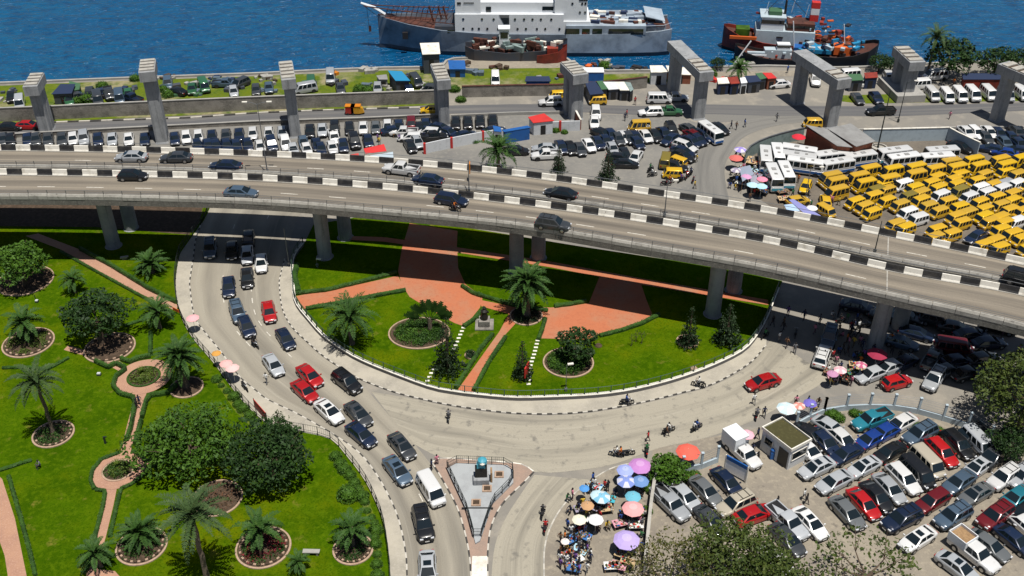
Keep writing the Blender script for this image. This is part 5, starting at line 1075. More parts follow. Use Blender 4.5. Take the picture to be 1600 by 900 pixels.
for a in ((1000, 728, 1.25, (.50, .22, .52), "lilac pink umbrella", UW, 'core'), (977, 735, .95, (.32, .38, .72), "pale blue lavender umbrella", UW, 'core'), (978, 752, 1.0, (.20, .27, .60), "blue umbrella with orange and white petals", UW, 'pale'), (1001, 752, .9, (.14, .26, .52), "flat blue umbrella with a yellow patch", UW, 'core'),
          (989, 795, 1.15, (.78, .36, .36), "pale pink umbrella with rose centre", UW, 'core'), (979, 844, 1.35, (.46, .36, .70), "large lavender umbrella", UW, 'core'), (989, 776, .85, (.14, .44, .56), "turquoise square umbrella", UW, None), (913, 763, .55, (.08, .28, .62), "small blue parasol", UW, None), (940, 777, .95, (.2, .46, .62), "sky blue umbrella lying among goods", UW, 'pale'), (934, 777 - 3, .8, (.5, .68, .74), "pale sky umbrella", UW, None),
          (905, 812, .75, (.78, .74, .58), "cream umbrella", UW, None), (931, 812, .8, (.75, .76, .76), "white patterned umbrella", UW, None), (918, 790, .7, (.52, .30, .15), "brown straw parasol", UW, None), (883, 846, .45, (.8, .7, .66), "small white parasol with red centre", UW, 'core')): umbrella(a[0], a[1], a[2], a[3], a[4], a[5], a[6], h=1.9)
umbrella(1075, 706, 1.35, (.72, .12, .08), "orange red umbrella", "behind the pale blue car park fence", None, z=0); umbrella(1229, 638, 1.15, (.55, .72, .78), "pale blue scalloped umbrella", "behind the guard house", 'pale', z=0); umbrella(1266, 630, .8, (.16, .13, .5), "violet umbrella", "beside the curved car park fence", None, z=0); umbrella(1167, 679, .85, (.78, .42, .5), "pink umbrella", "at the car park gate", None, z=0)
umbrella(1249, 634, .7, (.7, .25, .2), "pink and red parasol", "behind the guard house", 'pale', z=0); umbrella(1371, 553, 1.25, (.32, .02, .06), "crimson umbrella", "at the foot of the flyover pillar", None, z=0); umbrella(1313, 578, .8, (.75, .4, .45), "pink and white umbrella", "at the stalls beside the flyover pillar", 'pale', z=0); umbrella(1301, 584, .7, (.5, .25, .4), "mauve umbrella", "at the stalls beside the flyover pillar", None, z=0); umbrella(1346, 570, .7, (.5, .1, .2), "striped red parasol", "at the stalls beside the flyover pillar", 'pale', z=0)
ME = "in the market by the coaches"
umbrella(1150, 247, 1.2, (.6, .14, .12), "salmon red umbrella", ME, None, z=0); umbrella(1157, 234, 1.1, (.3, .24, .6), "violet umbrella", ME, 'pale', z=0); umbrella(1150, 266, .9, (.3, .26, .36), "purple checked umbrella", ME, 'pale', z=0); umbrella(1176, 289, .95, (.45, .68, .78), "pale blue round umbrella", ME, None, z=0); umbrella(1190, 291, .95, (.4, .66, .8), "sky blue round umbrella", ME, 'core', z=0); umbrella(1191, 280, .9, (.8, .25, .36), "bright pink umbrella", ME, None, z=0); umbrella(1166, 276, .9, (.6, .3, .5), "pink mauve umbrella", ME, None, z=0); umbrella(1248, 214, 1.2, (.6, .02, .04), "scarlet umbrella", "beside the grey roofed station", None, z=0); umbrella(1269, 325, .85, (.75, .75, .76), "white spotted umbrella", ME, None, z=0)
umbrella(301, 497, .85, (.78, .40, .42), "pink parasol", "at the upper end of the garden railing", None, z=.12); umbrella(353, 568, .8, (.78, .42, .4), "pink parasol", "at the middle of the garden railing", None, z=.12); umbrella(363, 575, .85, (.8, .5, .48), "pale pink parasol", "at the middle of the garden railing", None, z=.12); umbrella(338, 552, .6, (.6, .3, .06), "ochre parasol", "at the garden railing", None, z=.12)
# goods: low tables, sacks, crates, tarps
def table(x, y, col, noun, where, z=.11, w_=1.5, d=1.0, rz=None, goods=1):
    t = reg(thing("vendor_table", None, None, G(x, y, z), rnd.uniform(-.6, .6) if rz is None else rz), noun, where, "table", "vendor tables")
    m_ = MB(); m_.box((0, 0, .62), (w_, d, .05)); o = m_.build("table_top", "canvas_plain", t); o.color = (*col, 1); first = None
    for sx in (-1, 1):
        for sy in (-1, 1): m_ = MB(); m_.box((sx * (w_ / 2 - .08), sy * (d / 2 - .08), .3), (.05, .05, .6)); m_.build("leg", "crate", t)
    if goods:
        m_ = MB()
        for _ in range(22): m_.box((rnd.uniform(-.45, .45) * w_, rnd.uniform(-.45, .45) * d, .70), (rnd.uniform(.1, .22), rnd.uniform(.1, .22), rnd.uniform(.06, .2)), rnd.choice((0, 0, 1, 1, 2, 3, 4, 4, 5)), rnd.uniform(0, 3))
        m_.build("goods", ["crate", "scrap_pale", "container_blue", "roof_red", "soil", "leaf_olive"], t)["kind"] = "stuff"
NM = {'white': (.7, .7, .68), 'pale blue': (.4, .6, .7), 'blue': (.04, .15, .4), 'tan': (.5, .36, .2), 'grey violet': (.3, .27, .36), 'brown': (.2, .12, .07), 'green': (.06, .2, .1), 'turquoise': (.05, .4, .5), 'black': (.02, .02, .02), 'pink': (.6, .3, .36)}
for x, y, c in ((925, 797, 'grey violet'), (940, 793, 'grey violet'), (946, 800, 'tan'), (908, 800, 'grey violet'), (927, 820, 'white'), (905, 828, 'black'), (912, 843, 'blue'), (893, 848, 'blue'), (888, 870, 'brown'), (900, 880, 'white'), (895, 893, 'blue'), (906, 865, 'pale blue'), (993, 826, 'white'), (985, 862, 'grey violet'), (972, 872, 'tan'), (980, 885, 'tan'), (966, 890, 'pink'), (968, 823, 'pink'), (1000, 807, 'black'), (955, 890, 'white'), (930, 765, 'pale blue'), (950, 785, 'turquoise'), (978, 808, 'black')): table(x, y, NM[c], c + " covered vendor table", UW)
for x, y, c in ((1335, 575, 'tan'), (1330, 586, 'green'), (1342, 583, 'tan'), (1302, 596, 'pink'), (1318, 598, 'black'), (1296, 587, 'brown'), (1345, 558, 'black')): table(x, y, NM[c], c + " covered stall table", "at the stalls beside the flyover pillar", 0)
for x, y, c in ((1167, 251, 'tan'), (1175, 258, 'tan'), (1163, 268, 'pale blue'), (1158, 290, 'white'), (1150, 284, 'black'), (1180, 300, 'black'), (1190, 303, 'black'), (1222, 303, 'brown'), (1225, 315, 'tan'), (1175, 270, 'pale blue'), (1180, 278, 'grey violet')): table(x, y, NM[c], c + " covered market table", ME, 0, 2, 1.4)
for x, y in ((640, 215), (620, 213)): table(x, y, NM['brown'], "small brown table", "near the red canopy", 0)
def tarp(P, h, col, noun, where, posts=True, sag=.15):
    g = px(P, h); c = sum(g, Vector()) / len(g); c.z = 0; t = reg(thing("tarp_canopy", None, None, c), noun, where, "canopy", "canopies and awnings"); g = [p - c for p in g]; m_ = MB()
    n = len(g); ctr = sum(g, Vector()) / n - Vector((0, 0, -sag)); 
    for i in range(n): m_.q([g[i], g[(i + 1) % n], ctr]); m_.q([g[(i + 1) % n] - Vector((0, 0, .04)), g[i] - Vector((0, 0, .04)), ctr - Vector((0, 0, .04))])
    o = m_.build("sheet", "canvas_plain", t); o.color = (*col, 1)
    for p in g: m_ = MB(); m_.tube([(p.x * .96, p.y * .96, 0), (p.x * .96, p.y * .96, p.z)], .03, 5); m_.build("post", "crate", t)
tarp([(568, 232), (600, 225), (604, 236), (571, 240)], 2.3, (.6, .03, .03), "bright red canopy", "behind the flyover barrier"); tarp([(540, 243), (560, 239), (562, 247), (545, 248)], 2.0, (.5, .06, .05), "low red canopy edge", "behind the flyover barrier"); tarp([(578, 243), (614, 237), (615, 249), (580, 249)], 2, (.42, .5, .56), "pale blue grey canopy", "behind the flyover barrier")
tarp([(1232, 312), (1240, 311), (1283, 337), (1262, 338)], 2.1, (.24, .25, .52), "violet blue canopy", "against the flyover barrier"); tarp([(1225, 320), (1240, 318), (1250, 330), (1230, 329)], 2, (.4, .55, .75), "pale blue canopy", "against the flyover barrier"); tarp([(1155, 262), (1172, 258), (1178, 272), (1160, 284)], 2.2, (.26, .3, .38), "grey blue tarp", ME); tarp([(1172, 276), (1182, 273), (1186, 286), (1174, 290)], 2, (.3, .3, .36), "grey tarp", ME)
# ================================================================ huts and buildings
def hut(P, h, roof, wallm, noun, where, pitch=.25, door=True, over=.2):
    g = px(P, h); c = sum(g, Vector()) / len(g); c.z = 0; g = [p - c for p in g]; t = reg(thing("hut", None, None, c), noun, where, "hut", "huts along the waterfront")
    n = len(g); m_ = MB(); m_.poly([(p.x * .9, p.y * .9) for p in g], 0, h - .04, 0); m_.build("wall", wallm, t)
    my = min(p.y for p in g); MY = max(p.y for p in g)
    zf = lambda p: h + pitch * (p.y - my) / max(.1, MY - my)
    m_ = MB(); top = [(p.x, p.y, zf(p)) for p in g]; bot = [(p.x, p.y, zf(p) - .09) for p in g]; m_.loft([bot, top]); m_.build("roof", roof, t)
    if door:
        a, b = sorted(g, key=lambda p: p.y)[:2]; a, b = (a, b) if a.x < b.x else (b, a); u = (b - a).normalized(); q = a.lerp(b, .5) * .9; m_ = MB(); m_.box((q.x, q.y - .03, h * .36), (.9, .06, h * .7), 0, math.atan2(u.y, u.x)); m_.build("door", "black_trim", t)
    return t
SH = "on the grass strip by the water"
hut([(606, 112), (628, 113), (641, 126), (618, 126)], 2.6, "roof_blue", "ship_dark", "hut with bright blue roof", SH); hut([(588, 118), (604, 116), (606, 124), (592, 124)], 1.6, "roof_grey", "roof_grey", "small grey lean-to", SH, 0)
hut([(95, 133), (118, 133), (112, 146), (80, 147)], 2.2, "tarp_navy", "ship_dark", "dark sheet roofed shelter", SH); hut([(108, 106 + 22), (126, 132), (124, 140), (110, 142)], 1.8, "deck_green", "deck_green", "green tarpaulin shelter", SH)
hut([(822, 121), (858, 121), (861, 127), (820, 127)], 2.2, "tarp_navy", "container_blue", "navy roofed stall", "behind the yellow vans"); hut([(841 - 3, 118), (845, 117), (848, 121), (838, 121)], 1.5, "roof_grey", "roof_grey", "grey vent box", "behind the yellow vans", 0, False)
for a in (([(914, 131), (930, 129), (944, 146), (922, 148)], "tarp_navy", "long navy awning"), ([(932, 129), (941, 128), (950, 139), (940, 140)], "deck_green", "pale green awning"), ([(942, 130), (960, 130), (968, 139), (951, 140)], "wall_paint", "white pink awning"), ([(960, 130), (975, 130), (984, 141), (969, 141)], "white_paint", "white awning stall"), ([(975, 130), (985, 131), (990, 140), (985, 143)], "teal_wall", "pale teal awning")): hut(a[0], 2.2, a[1], "ship_dark", a[2], "in the row of awnings by the yellow vans", .3)
hut([(1015, 104), (1035, 104), (1044, 113), (1017, 113)], 2.6, "white_paint", "wall_paint", "grey white hut", "beside the long portal frame"); hut([(1040, 104), (1075, 107), (1082, 117), (1046, 116)], 2.0, "white_paint", "brick_wall", "low white roofed shed", "behind the long portal frame")
for a in (([(1120, 123), (1136, 122), (1140, 130), (1122, 131)], "white_paint", "tarp_navy", "white topped stall"), ([(1136, 122), (1152, 121), (1156, 130), (1142, 131)], "hull_red", "tarp_navy", "dark red stall"), ([(1156, 123), (1164, 122), (1168, 129), (1158, 130)], "ship_white", "ship_white", "small white kiosk"), ([(1163, 120), (1182, 119), (1190, 127), (1170, 129)], "tarp_navy", "ship_dark", "navy stall"), ([(1180, 116), (1190, 115), (1198, 122), (1188, 124)], "deck_green", "ship_dark", "green roofed stall"), ([(1191, 115), (1205, 115), (1214, 122), (1200, 123)], "roof_red", "brick_wall", "red roofed stall"), ([(1350, 115), (1370, 114), (1372, 121), (1352, 122)], "hull_red", "tarp_navy", "dark shed with rusty roof"), ([(1502, 116), (1560, 116), (1570, 124), (1505, 124)], "tarp_navy", "hull_red", "long dark shed"), ([(1324, 117), (1345, 117), (1350, 125), (1328, 126)], "deck_green", "ship_dark", "green topped stall")):
    hut(a[0], 2.3, a[1], a[2], a[3], "in the row of shacks on the shore", .2)
hut([(700, 96), (726, 96), (728, 108), (702, 108)], 1.8, "container_blue", "container_blue", "blue tarp covered stack", "on the jetty by the moored ship"); hut([(656, 68), (686, 67), (688, 84), (660, 85)], 4.2, "white_paint", "ship_dark", "white slatted landing platform", "at the bow of the moored ship", .1)
hut([(825, 184), (850, 179), (866, 189), (833, 192)], 2.5, "roof_red", "wall_paint", "kiosk with a bright red roof", "behind the white painted wall"); hut([(784, 203), (824, 196), (830, 199), (788, 206)], 2.3, "container_blue", "container_blue", "blue shipping container", "in line with the white painted walls", 0, False); hut([(770, 198), (782, 200), (784, 206), (772, 205)], 2.1, "container_blue", "wall_paint", "small blue topped shelter", "beside the blue container")
hut([(1257, 198), (1291, 204), (1332, 230), (1308, 228)], 3.4, "roof_grey", "brick_wall", "station building with narrow grey sheet roof", "at the back of the bus yard", .4); hut([(1293, 203), (1329, 195), (1368, 221), (1338, 229)], 3.6, "roof_grey", "brick_wall", "station building with broad grey sheet roof", "at the back of the bus yard", .3)
# ring planter, keke, debris on the strip
mb = MB(); mb.lathe((0, 0, 0), [(1.4, 0), (1.4, .6), (1.15, .6), (1.15, .3), (.01, .3)], 20, cap=False); o = mb.build("ring_planter", "rail_concrete"); o.location = G(1373, 234); tag(o, "round concrete ring at the foot of the tall yard lamp post", "planter")
def keke(x, y, a, c1, noun, where):
    t = reg(thing("three_wheeler", None, None, G(x, y), HD(x, y, a)), noun, where, "three-wheeler", "three-wheelers"); m_ = MB(); m_.loft([[(-1.2, -.6, .3), (-1.2, .6, .3), (-1.2, .6, 1.5), (-1.2, -.6, 1.5)], [(.3, -.6, .3), (.3, .6, .3), (.3, .6, 1.6), (.3, -.6, 1.6)], [(1.15, -.25, .35), (1.15, .25, .35), (.9, .3, 1.2), (.9, -.3, 1.2)]]); o = m_.build("body", "paint", t, auto=30); o.color = (*c1, 1)
    m_ = MB(); m_.box((-.35, 0, 1.68), (1.8, 1.3, .12)); m_.build("roof", "amber_lamp", t)
    for p in ((.95, 0), (-.8, .6), (-.8, -.6)): m_ = MB(); m_.lathe((p[0], p[1], .22), [(.1, -.06), (.22, -.05), (.22, .05), (.1, .06)], 10, 0, 'y'); m_.build("wheel", "rubber", t)
keke(560, 178, 0, (.6, .3, .01), "yellow three-wheeled taxi", "on the waterfront road"); keke(551, 178, 0, (.4, .02, .01), "red three-wheeled taxi", "on the waterfront road"); keke(1196, 255, -90, (.7, .35, .01), "yellow three-wheeler", "by the coaches")
def debris(x, y, noun, cols, n=6, s=.9, z=.012, where="on the grass strip by the water"):
    m_ = MB(); 
    for _ in range(n):
        q = rnd.uniform(.3, s); m_.box((rnd.uniform(-1.7, 1.7), rnd.uniform(-1.0, 1.0), q * .4), (q * rnd.uniform(1, 2.4), q * 1.2, q * .8), rnd.randrange(len(cols)), rnd.uniform(0, 3))
    o = m_.build("scrap_pile", [{'white_paint': 'scrap_pale', 'wall_paint': 'scrap_pale', 'bluegrey_paint': 'scrap_blue', 'crate': 'soil', 'teal_wall': 'scrap_blue'}.get(c, c) for c in cols]); o.location = G(x, y, z); reg(o, noun, where, "scrap pile", "scrap on the waterfront")
for x, y, n, c in ((20, 143, "white and dark scrap heap", ["scrap_pale", "ship_dark"]), (12, 157, "small dark scrap heap", ["tarp_navy", "white_paint"]), (140, 150, "dark heap of hulks", ["ship_dark", "deck_green"]), (155, 146, "dark heap of hulks", ["tarp_navy", "bluegrey_paint"]), (168, 153, "dark heap of hulks", ["ship_dark", "hull_black"]), (190, 143, "blue grey heap", ["bluegrey_paint", "tarp_navy"]), (205, 140, "blue grey heap", ["bluegrey_paint", "ship_dark"]), (195, 153, "heap of hulks", ["tarp_navy", "white_paint"]),
        (262, 122, "pale heap", ["white_paint", "crate"]), (268, 135, "dark boat wreck", ["ship_dark", "hull_black"]), (275, 148, "dark heap under a tarp", ["deck_green", "ship_dark"]), (298, 133, "blue heap", ["bluegrey_paint", "wall_paint"]), (317, 130, "pale blue heap", ["bluegrey_paint", "wall_paint"]), (318, 146, "row of small green sacks", ["deck_green", "bluegrey_paint"]), (350, 127, "dark blue vehicle hulk", ["tarp_navy", "bluegrey_paint"]), (372, 128, "dark blue vehicle hulk", ["tarp_navy", "bluegrey_paint"]), (363, 141, "dark box heap", ["ship_dark"]), (340, 122, "small dark heap", ["tarp_navy"]),
        (418, 130, "pale rubbish heap", ["white_paint", "crate"]), (412, 122, "tan planks", ["crate", "white_paint"]), (420, 145, "teal scrap", ["teal_wall", "bluegrey_paint"]), (478, 132, "dark green wreck", ["deck_green", "ship_dark"]), (470, 143, "pale sheet scrap", ["wall_paint", "bluegrey_paint"]), (516, 118, "wreck with a yellow roof", ["amber_lamp", "ship_dark"]), (530, 133, "dark vehicle hulk", ["ship_dark", "hull_black"]), (575, 112, "white plastic chairs heap", ["white_paint"]), (585, 133, "blue and white scrap", ["bluegrey_paint", "tarp_navy"]), (605, 138, "white board scrap", ["white_paint"]), (640, 120, "dark scrap", ["ship_dark", "crate"]), (672, 132, "scrap by the portal", ["white_paint", "ship_dark"]),
        (745, 115, "scrap", ["ship_dark", "bluegrey_paint"]), (780, 108, "rusty scrap", ["rust", "crate"]), (720, 103, "pale scrap", ["white_paint", "crate"]), (880, 122, "scrap", ["bluegrey_paint", "rust"]), (925, 104, "rusty scrap", ["rust", "orange"]), (940, 100, "pink scrap", ["rust", "wall_paint"]), (965, 108, "white and dark scrap", ["white_paint", "ship_dark"]), (1000, 108, "dark tyres heap", ["hull_black"]), (1160, 102, "scrap", ["crate", "wall_paint"]), (1120, 125, "scrap", ["ship_dark", "roof_red"])): debris(x, y, n, c)
cars("v w 774 121 -88;v s 516 118 -90;s g 532 137 -80;v w 1030 152 0", "on the grass strip by the water", "vehicles on the waterfront side", False)
wk = []
for i, (x, y) in enumerate(((140, 148), (152, 152), (170, 146), (186, 150), (200, 146), (206, 154), (262, 130), (276, 142), (300, 138), (318, 132), (352, 130), (374, 131), (365, 143), (420, 136), (476, 136), (486, 128), (18, 150), (30, 158), (120, 152), (108, 156), (590, 137), (650, 124), (676, 138), (640, 145), (400, 140))):
    wk.append(f"{rnd.choice('svuhpv')} {rnd.choice('gkbngvsG')} {x} {y} {rnd.choice((-80, -95, 170, 10, -60, 200))}")
cars(";".join(wk), "among the wrecks on the grass strip", "wrecks on the grass strip", False, 0, 12)
mb = MB(); mb.box((0, 0, 1.2), (5.0, 2.3, 2.4)); mb.box((0, 0, 2.45), (5.1, 2.4, .12), 1); o = mb.build("site_cabin", ["container_blue", "ship_white"]); o.location = G(922, 128); tag(o, "white and blue striped cabin behind the fifth portal frame", "cabin")
# ================================================================ guard house
a, b, c_, d = G(1190, 668, 3.1), G(1222, 652, 3.1), G(1269, 687, 3.1), G(1237, 704, 3.1); ctr = (a + b + c_ + d) / 4; ctr.z = 0
t = thing("guard_house", "small white guard house with a mossy flat roof at the car park gate", "building", ctr); g = [Vector((p.x - ctr.x, p.y - ctr.y, 0)) for p in (d, c_, b, a)]
mb = MB(); mb.poly([(p.x * .93, p.y * .93) for p in g], 0, 2.85); mb.build("wall", "wall_paint", t)
mb = MB(); mb.loft([[p + Vector((0, 0, 2.86)) for p in g], [p + Vector((0, 0, 3.25)) for p in g], [p * .94 + Vector((0, 0, 3.25)) for p in g], [p * .94 + Vector((0, 0, 3.05)) for p in g]], 0, False, mf=lambda i, j: 0); mb.build("parapet", "white_paint", t)
mb = MB(); mb.poly([(p.x * .95, p.y * .95) for p in g], None, 3.06); mb.build("roof", "moss_roof", t)
for e, u0, u1, z0, z1, nm, mt in ((3, .12, .40, 1.3, 2.3, "window", "glass"), (3, .62, .95, .05, 2.4, "door", "black_trim"), (0, .12, .88, 1.2, 2.3, "window", "glass")):
    p, q = g[e] * .93, g[(e + 1) % 4] * .93; 
    if e == 3: p, q = g[3] * .93, g[0] * .93
    n_ = Vector(((q - p).y, -(q - p).x, 0)).normalized() * .02; mb = MB(); x0, x1 = p.lerp(q, u0) + n_, p.lerp(q, u1) + n_
    mb.q([x0 + Vector((0, 0, z0)), x1 + Vector((0, 0, z0)), x1 + Vector((0, 0, z1)), x0 + Vector((0, 0, z1))]); fr = mb.build(nm, mt, t)
    if nm == "window": mb = MB(); [mb.tube([A_ + n_ * 1.5 + Vector((0, 0, zz)), B_ + n_ * 1.5 + Vector((0, 0, z2))], .05, 4) for A_, zz, B_, z2 in ((x0, z0, x1, z0), (x0, z1, x1, z1), (x0, z0, x0, z1), (x1, z0, x1, z1))]; mb.build("frame", "white_paint", fr)
mb = MB(); mb.box((0, 0, .5), (.5, .5, 1.0)); mb.lathe((0, 0, 1.0), [(.25, 0), (.3, .3), (.1, .5)], 8); o = mb.build("water_tank", "container_blue"); o.location = G(1206, 716); tag(o, "blue drum in front of the guard house wall", "drum")
# gate arch board
t = thing("gate_board", "pale framed board with a blue top leaning beside the gate of the car park", "board", G(1148, 745), R(-42)); mb = MB(); mb.box((0, 0, 1.2), (2.6, .1, 1.9)); mb.build("panel", "canvas", t); mb = MB(); mb.box((0, 0, 2.15), (2.7, .16, .5)); mb.build("header", "container_blue", t)
mb = MB(); [mb.box((x, 0, 1.2), (.14, .18, 2.4)) for x in (-1.35, 1.35)]; mb.build("frame", "white_paint", t)
# ================================================================ statue plinths, benches, banners
def boxthing(name, x, y, z, parts, label, cat, rz=0):
    t = thing(name, label, cat, G(x, y, z), rz)
    for nm, m_, items in parts:
        mb = MB()
        for it in items:
            if it[0] == 'b': mb.box(it[1], it[2])
            else: mb.lathe(it[1], it[2], 10)
        mb.build(nm, m_, t)
    return t
boxthing("statue", 752, 751, .32, [("plinth", "pier_concrete", [('b', (0, 0, .35), (1.7, 1.4, .7))]), ("pedestal", "bronze", [('b', (0, .1, 1.3), (1.3, .7, 1.3))]), ("figure", "statue_blue", [('b', (0, .1, 2.2), (.9, .55, .6)), ('l', (.15, .1, 2.4), [(.35, 0), (.55, .25), (.5, .6), (.2, .8)])]), ("relief", "white_paint", [('l', (.15, -.25, 2.6), [(.2, 0), (.3, .2), (.1, .4)])]), ("side_panel", "crate", [('b', (1.1, .1, .7), (.2, .9, 1.4))])], "blue topped monument on a dark pedestal standing on the grey traffic island", "statue", .05)
for x, y, l in ((780, 742, "sunk stone frame right of the monument on the traffic island"), (761, 764, "dark hatch frame below the monument on the traffic island"), (744, 786, "stone hatch frame near the narrow end of the traffic island")):
    boxthing("hatch_frame", x, y, .32, [("frame", "edge_stone", [('b', (0, .4, .07), (1.0, .16, .14)), ('b', (0, -.4, .07), (1.0, .16, .14)), ('b', (.42, 0, .07), (.16, .64, .14)), ('b', (-.42, 0, .07), (.16, .64, .14))]), ("cover", "soil", [('b', (0, 0, .02), (.68, .62, .04))])], l, "hatch")
mb = MB(); mb.box((0, 0, .03), (3.3, .12, .1)); o = mb.build("dividing_strip", "black_paint"); o.location = G(746, 794, .33); tag(o, "dark strip across the narrow end of the traffic island", "strip")
mb = MB(); mb.tube([(0, 0, 0), (0, 0, .9)], .09, 8); o = mb.build("bollard", "dark_steel"); o.location = G(674, 729); tag(o, "black bollard at the left tip of the traffic island", "bollard")
boxthing("statue", 757, 508, .14, [("pedestal", "old_wall", [('b', (0, 0, .5), (1.4, 1.4, 1.0))]), ("base_slab", "old_wall", [('b', (0, 0, .08), (2.4, 2.4, .16))]), ("figure", "bronze", [('l', (0, 0, 1.0), [(.45, 0), (.5, .4), (.38, .9), (.46, 1.3), (.2, 1.55)]), ('l', (0, 0, 2.5), [(.1, 0), (.2, .1), (.22, .25), (.08, .42)]), ('b', (.15, 0, 2.1), (.9, .2, .2))])], "dark bronze bust on a square pedestal beside the red plaza", "statue")
boxthing("bench", 487, 866, .13, [("seat", "concrete", [('b', (0, 0, .45), (1.7, .5, .1))]), ("support", "old_wall", [('b', (-.6, 0, .2), (.2, .42, .4)), ('b', (.6, 0, .2), (.2, .42, .4))])], "grey concrete bench on the lawn near the black railing", "bench", -.03)
boxthing("bench", 195, 405, .13, [("seat", "concrete", [('b', (0, 0, .4), (1.1, .4, .1))]), ("support", "old_wall", [('b', (0, 0, .18), (.7, .3, .35))])], "small stone seat on the lawn behind the diagonal path", "bench", .3)
boxthing("garden_lamp", 58, 472, .13, [("base", "dark_steel", [('b', (0, 0, .1), (.4, .4, .2))]), ("post", "dark_steel", [('b', (-.2, .2, .5), (.08, .08, 1.0))]), ("lamp_head", "lamp_glass", [('b', (0, 0, .28), (.35, .35, .12))])], "low black garden floodlight on the upper left lawn", "lamp")
boxthing("garden_lamp", 155, 586, .13, [("base", "dark_steel", [('b', (0, 0, .08), (.5, .4, .16))]), ("lamp_head", "lamp_glass", [('b', (0, 0, .26), (.4, .3, .16))])], "small white floodlight on the lawn left of the upper round path", "lamp")
boxthing("garden_lamp", 165, 693, .13, [("body", "dark_steel", [('b', (0, 0, .5), (.18, .18, 1.0)), ('b', (.12, 0, 1.0), (.4, .1, .12))])], "thin dark lamp stub on the lawn above the lower round path", "lamp")
boxthing("soil_mound", 935, 752 - 212, .14, [("base", "soil", [('l', (0, 0, 0), [(.5, 0), (.4, .12), (.05, .15)])])], "small mound of soil on the right island lawn", "mound")
boxthing("notice_board", 823, 593, .14, [("panel", "roof_red", [('b', (0, 0, 1.5), (.14, 1.5, 1.5))]), ("post", "dark_steel", [('b', (0, .6, .4), (.1, .1, .8)), ('b', (0, -.6, .4), (.1, .1, .8))])], "red board beside the slim conifer on the island lawn", "sign", -.35)
boxthing("banner", 408, 648, .12, [("panel", "roof_red", [('b', (0, 0, .75), (3.2, .06, 1.2))]), ("post", "dark_steel", [('b', (-1.6, 0, .7), (.07, .07, 1.5)), ('b', (1.6, 0, .7), (.07, .07, 1.5))])], "red banner leaning on the black railing beside the pointed dark tree", "banner", R(-52))
boxthing("banner", 276, 490, .13, [("panel", "orange", [('b', (0, 0, .6), (1.2, .06, .5))]), ("post", "dark_steel", [('b', (0, 0, .3), (.07, .07, .6))])], "small orange banner where the diagonal path meets the railing", "banner", R(-35))
for k, (x, y) in enumerate(((986, 541), (1002, 537), (993, 534))):
    mb = MB(); mb.tube([(0, 0, 0), (.1, 0, .7), (-.1, .1, 1.3), (.3, .1, 1.9)], [.06, .04, .03, .015], 5); mb.tube([(.1, 0, .7), (.5, .1, 1.3), (.45, .1, 1.7)], [.03, .02, .01], 4)
    for _ in range(60): leaf(mb, Vector((rnd.uniform(-.3, .6), rnd.uniform(-.3, .3), rnd.uniform(1.1, 1.9))), .07, .3, 1)
    o = mb.build("sapling", ["bark", "leaf_olive"]); o.location = G(x, y, .13); reg(o, "thin bare sapling", "on the right island lawn", "tree")
for x, y, n_ in ((1084, 578, "rock with a small plant"), (1345, 598, "stone")):
    mb = MB(); mb.lathe((0, 0, 0), [(.5, 0), (.45, .3), (.2, .5), (.02, .55)], 7); o = mb.build("garden_rock", "edge_stone"); o.location = G(x, y, .13 if x < 1200 else 0); reg(o, n_, "near the end of the island fence" if x < 1200 else "by the stalls", "rock")
# ================================================================ ships
def hull(mb, st, zb=-1.3, m=0, mdeck=1, m2=None, zsplit=.35):
    "st: (x, half beam at deck, deck height, half beam at water)"
    rings = []
    for x, hb, zd, hw in st:
        zs = zsplit
        hm = hw + (hb - hw) * (zs - 0) / max(.1, zd)
        rings.append([(x, -hw * .9, zb), (x, -hm, zs), (x, -hb, zd), (x, -hb * .93, zd), (x, -hb * .93, zd - .7), (x, hb * .93, zd - .7), (x, hb * .93, zd), (x, hb, zd), (x, hm, zs), (x, hw * .9, zb)])
    mb.loft(rings, m, True, True, lambda i, j: mdeck if j == 4 else ((m2 if m2 is not None else m) if j in (0, 8, 9) else m))
ZW = -1.2
T = thing("moored_ship", "long grey ship with a white superstructure moored along the shore", "ship", (0, 0, 0))
o0 = Vector((3.6, 208.2, ZW)); T.location = o0
X = lambda px_: (px_ - 800) / 7.55 - 3.6
mb = MB()
hull(mb, [(X(588), .25, 7.2, .02), (X(604), 1.6, 6.9, .25), (X(640), 3.6, 6.3, 2.2), (X(690), 4.7, 5.5, 4.1), (X(760), 5.0, 4.9, 4.9), (X(870), 5.0, 4.8, 4.9), (X(980), 5.0, 5.0, 4.8), (X(1030), 4.7, 5.5, 4.2), (X(1048), 4.2, 5.8, 3.4)], -1.2, 0, 1, 2, .9)
mb.build("hull", ["ship_bow", "rust", "ship_dark"], T)
mb = MB(); hull(mb, [(X(884), 5.06, 4.9, 4.96), (X(980), 5.06, 5.05, 4.86), (X(1030), 4.76, 5.55, 4.26), (X(1049), 4.26, 5.85, 3.46)], -1.1, 0, 1, 2, .9); mb.build("aft_hull", ["ship_grey", "rust", "ship_dark"], T)
def blk(x0, x1, y0, y1, z0, z1, m, name="deckhouse", par=None, sl=0):
    mb = MB(); mb.loft([[(X(x0), y0, z0), (X(x1), y0, z0), (X(x1), y1, z0), (X(x0), y1, z0)], [(X(x0) + sl, y0 + abs(sl) * .3, z1), (X(x1) - sl * .3, y0 + abs(sl) * .3, z1), (X(x1) - sl * .3, y1, z1), (X(x0) + sl, y1, z1)]]); return mb.build(name, m, par or T)
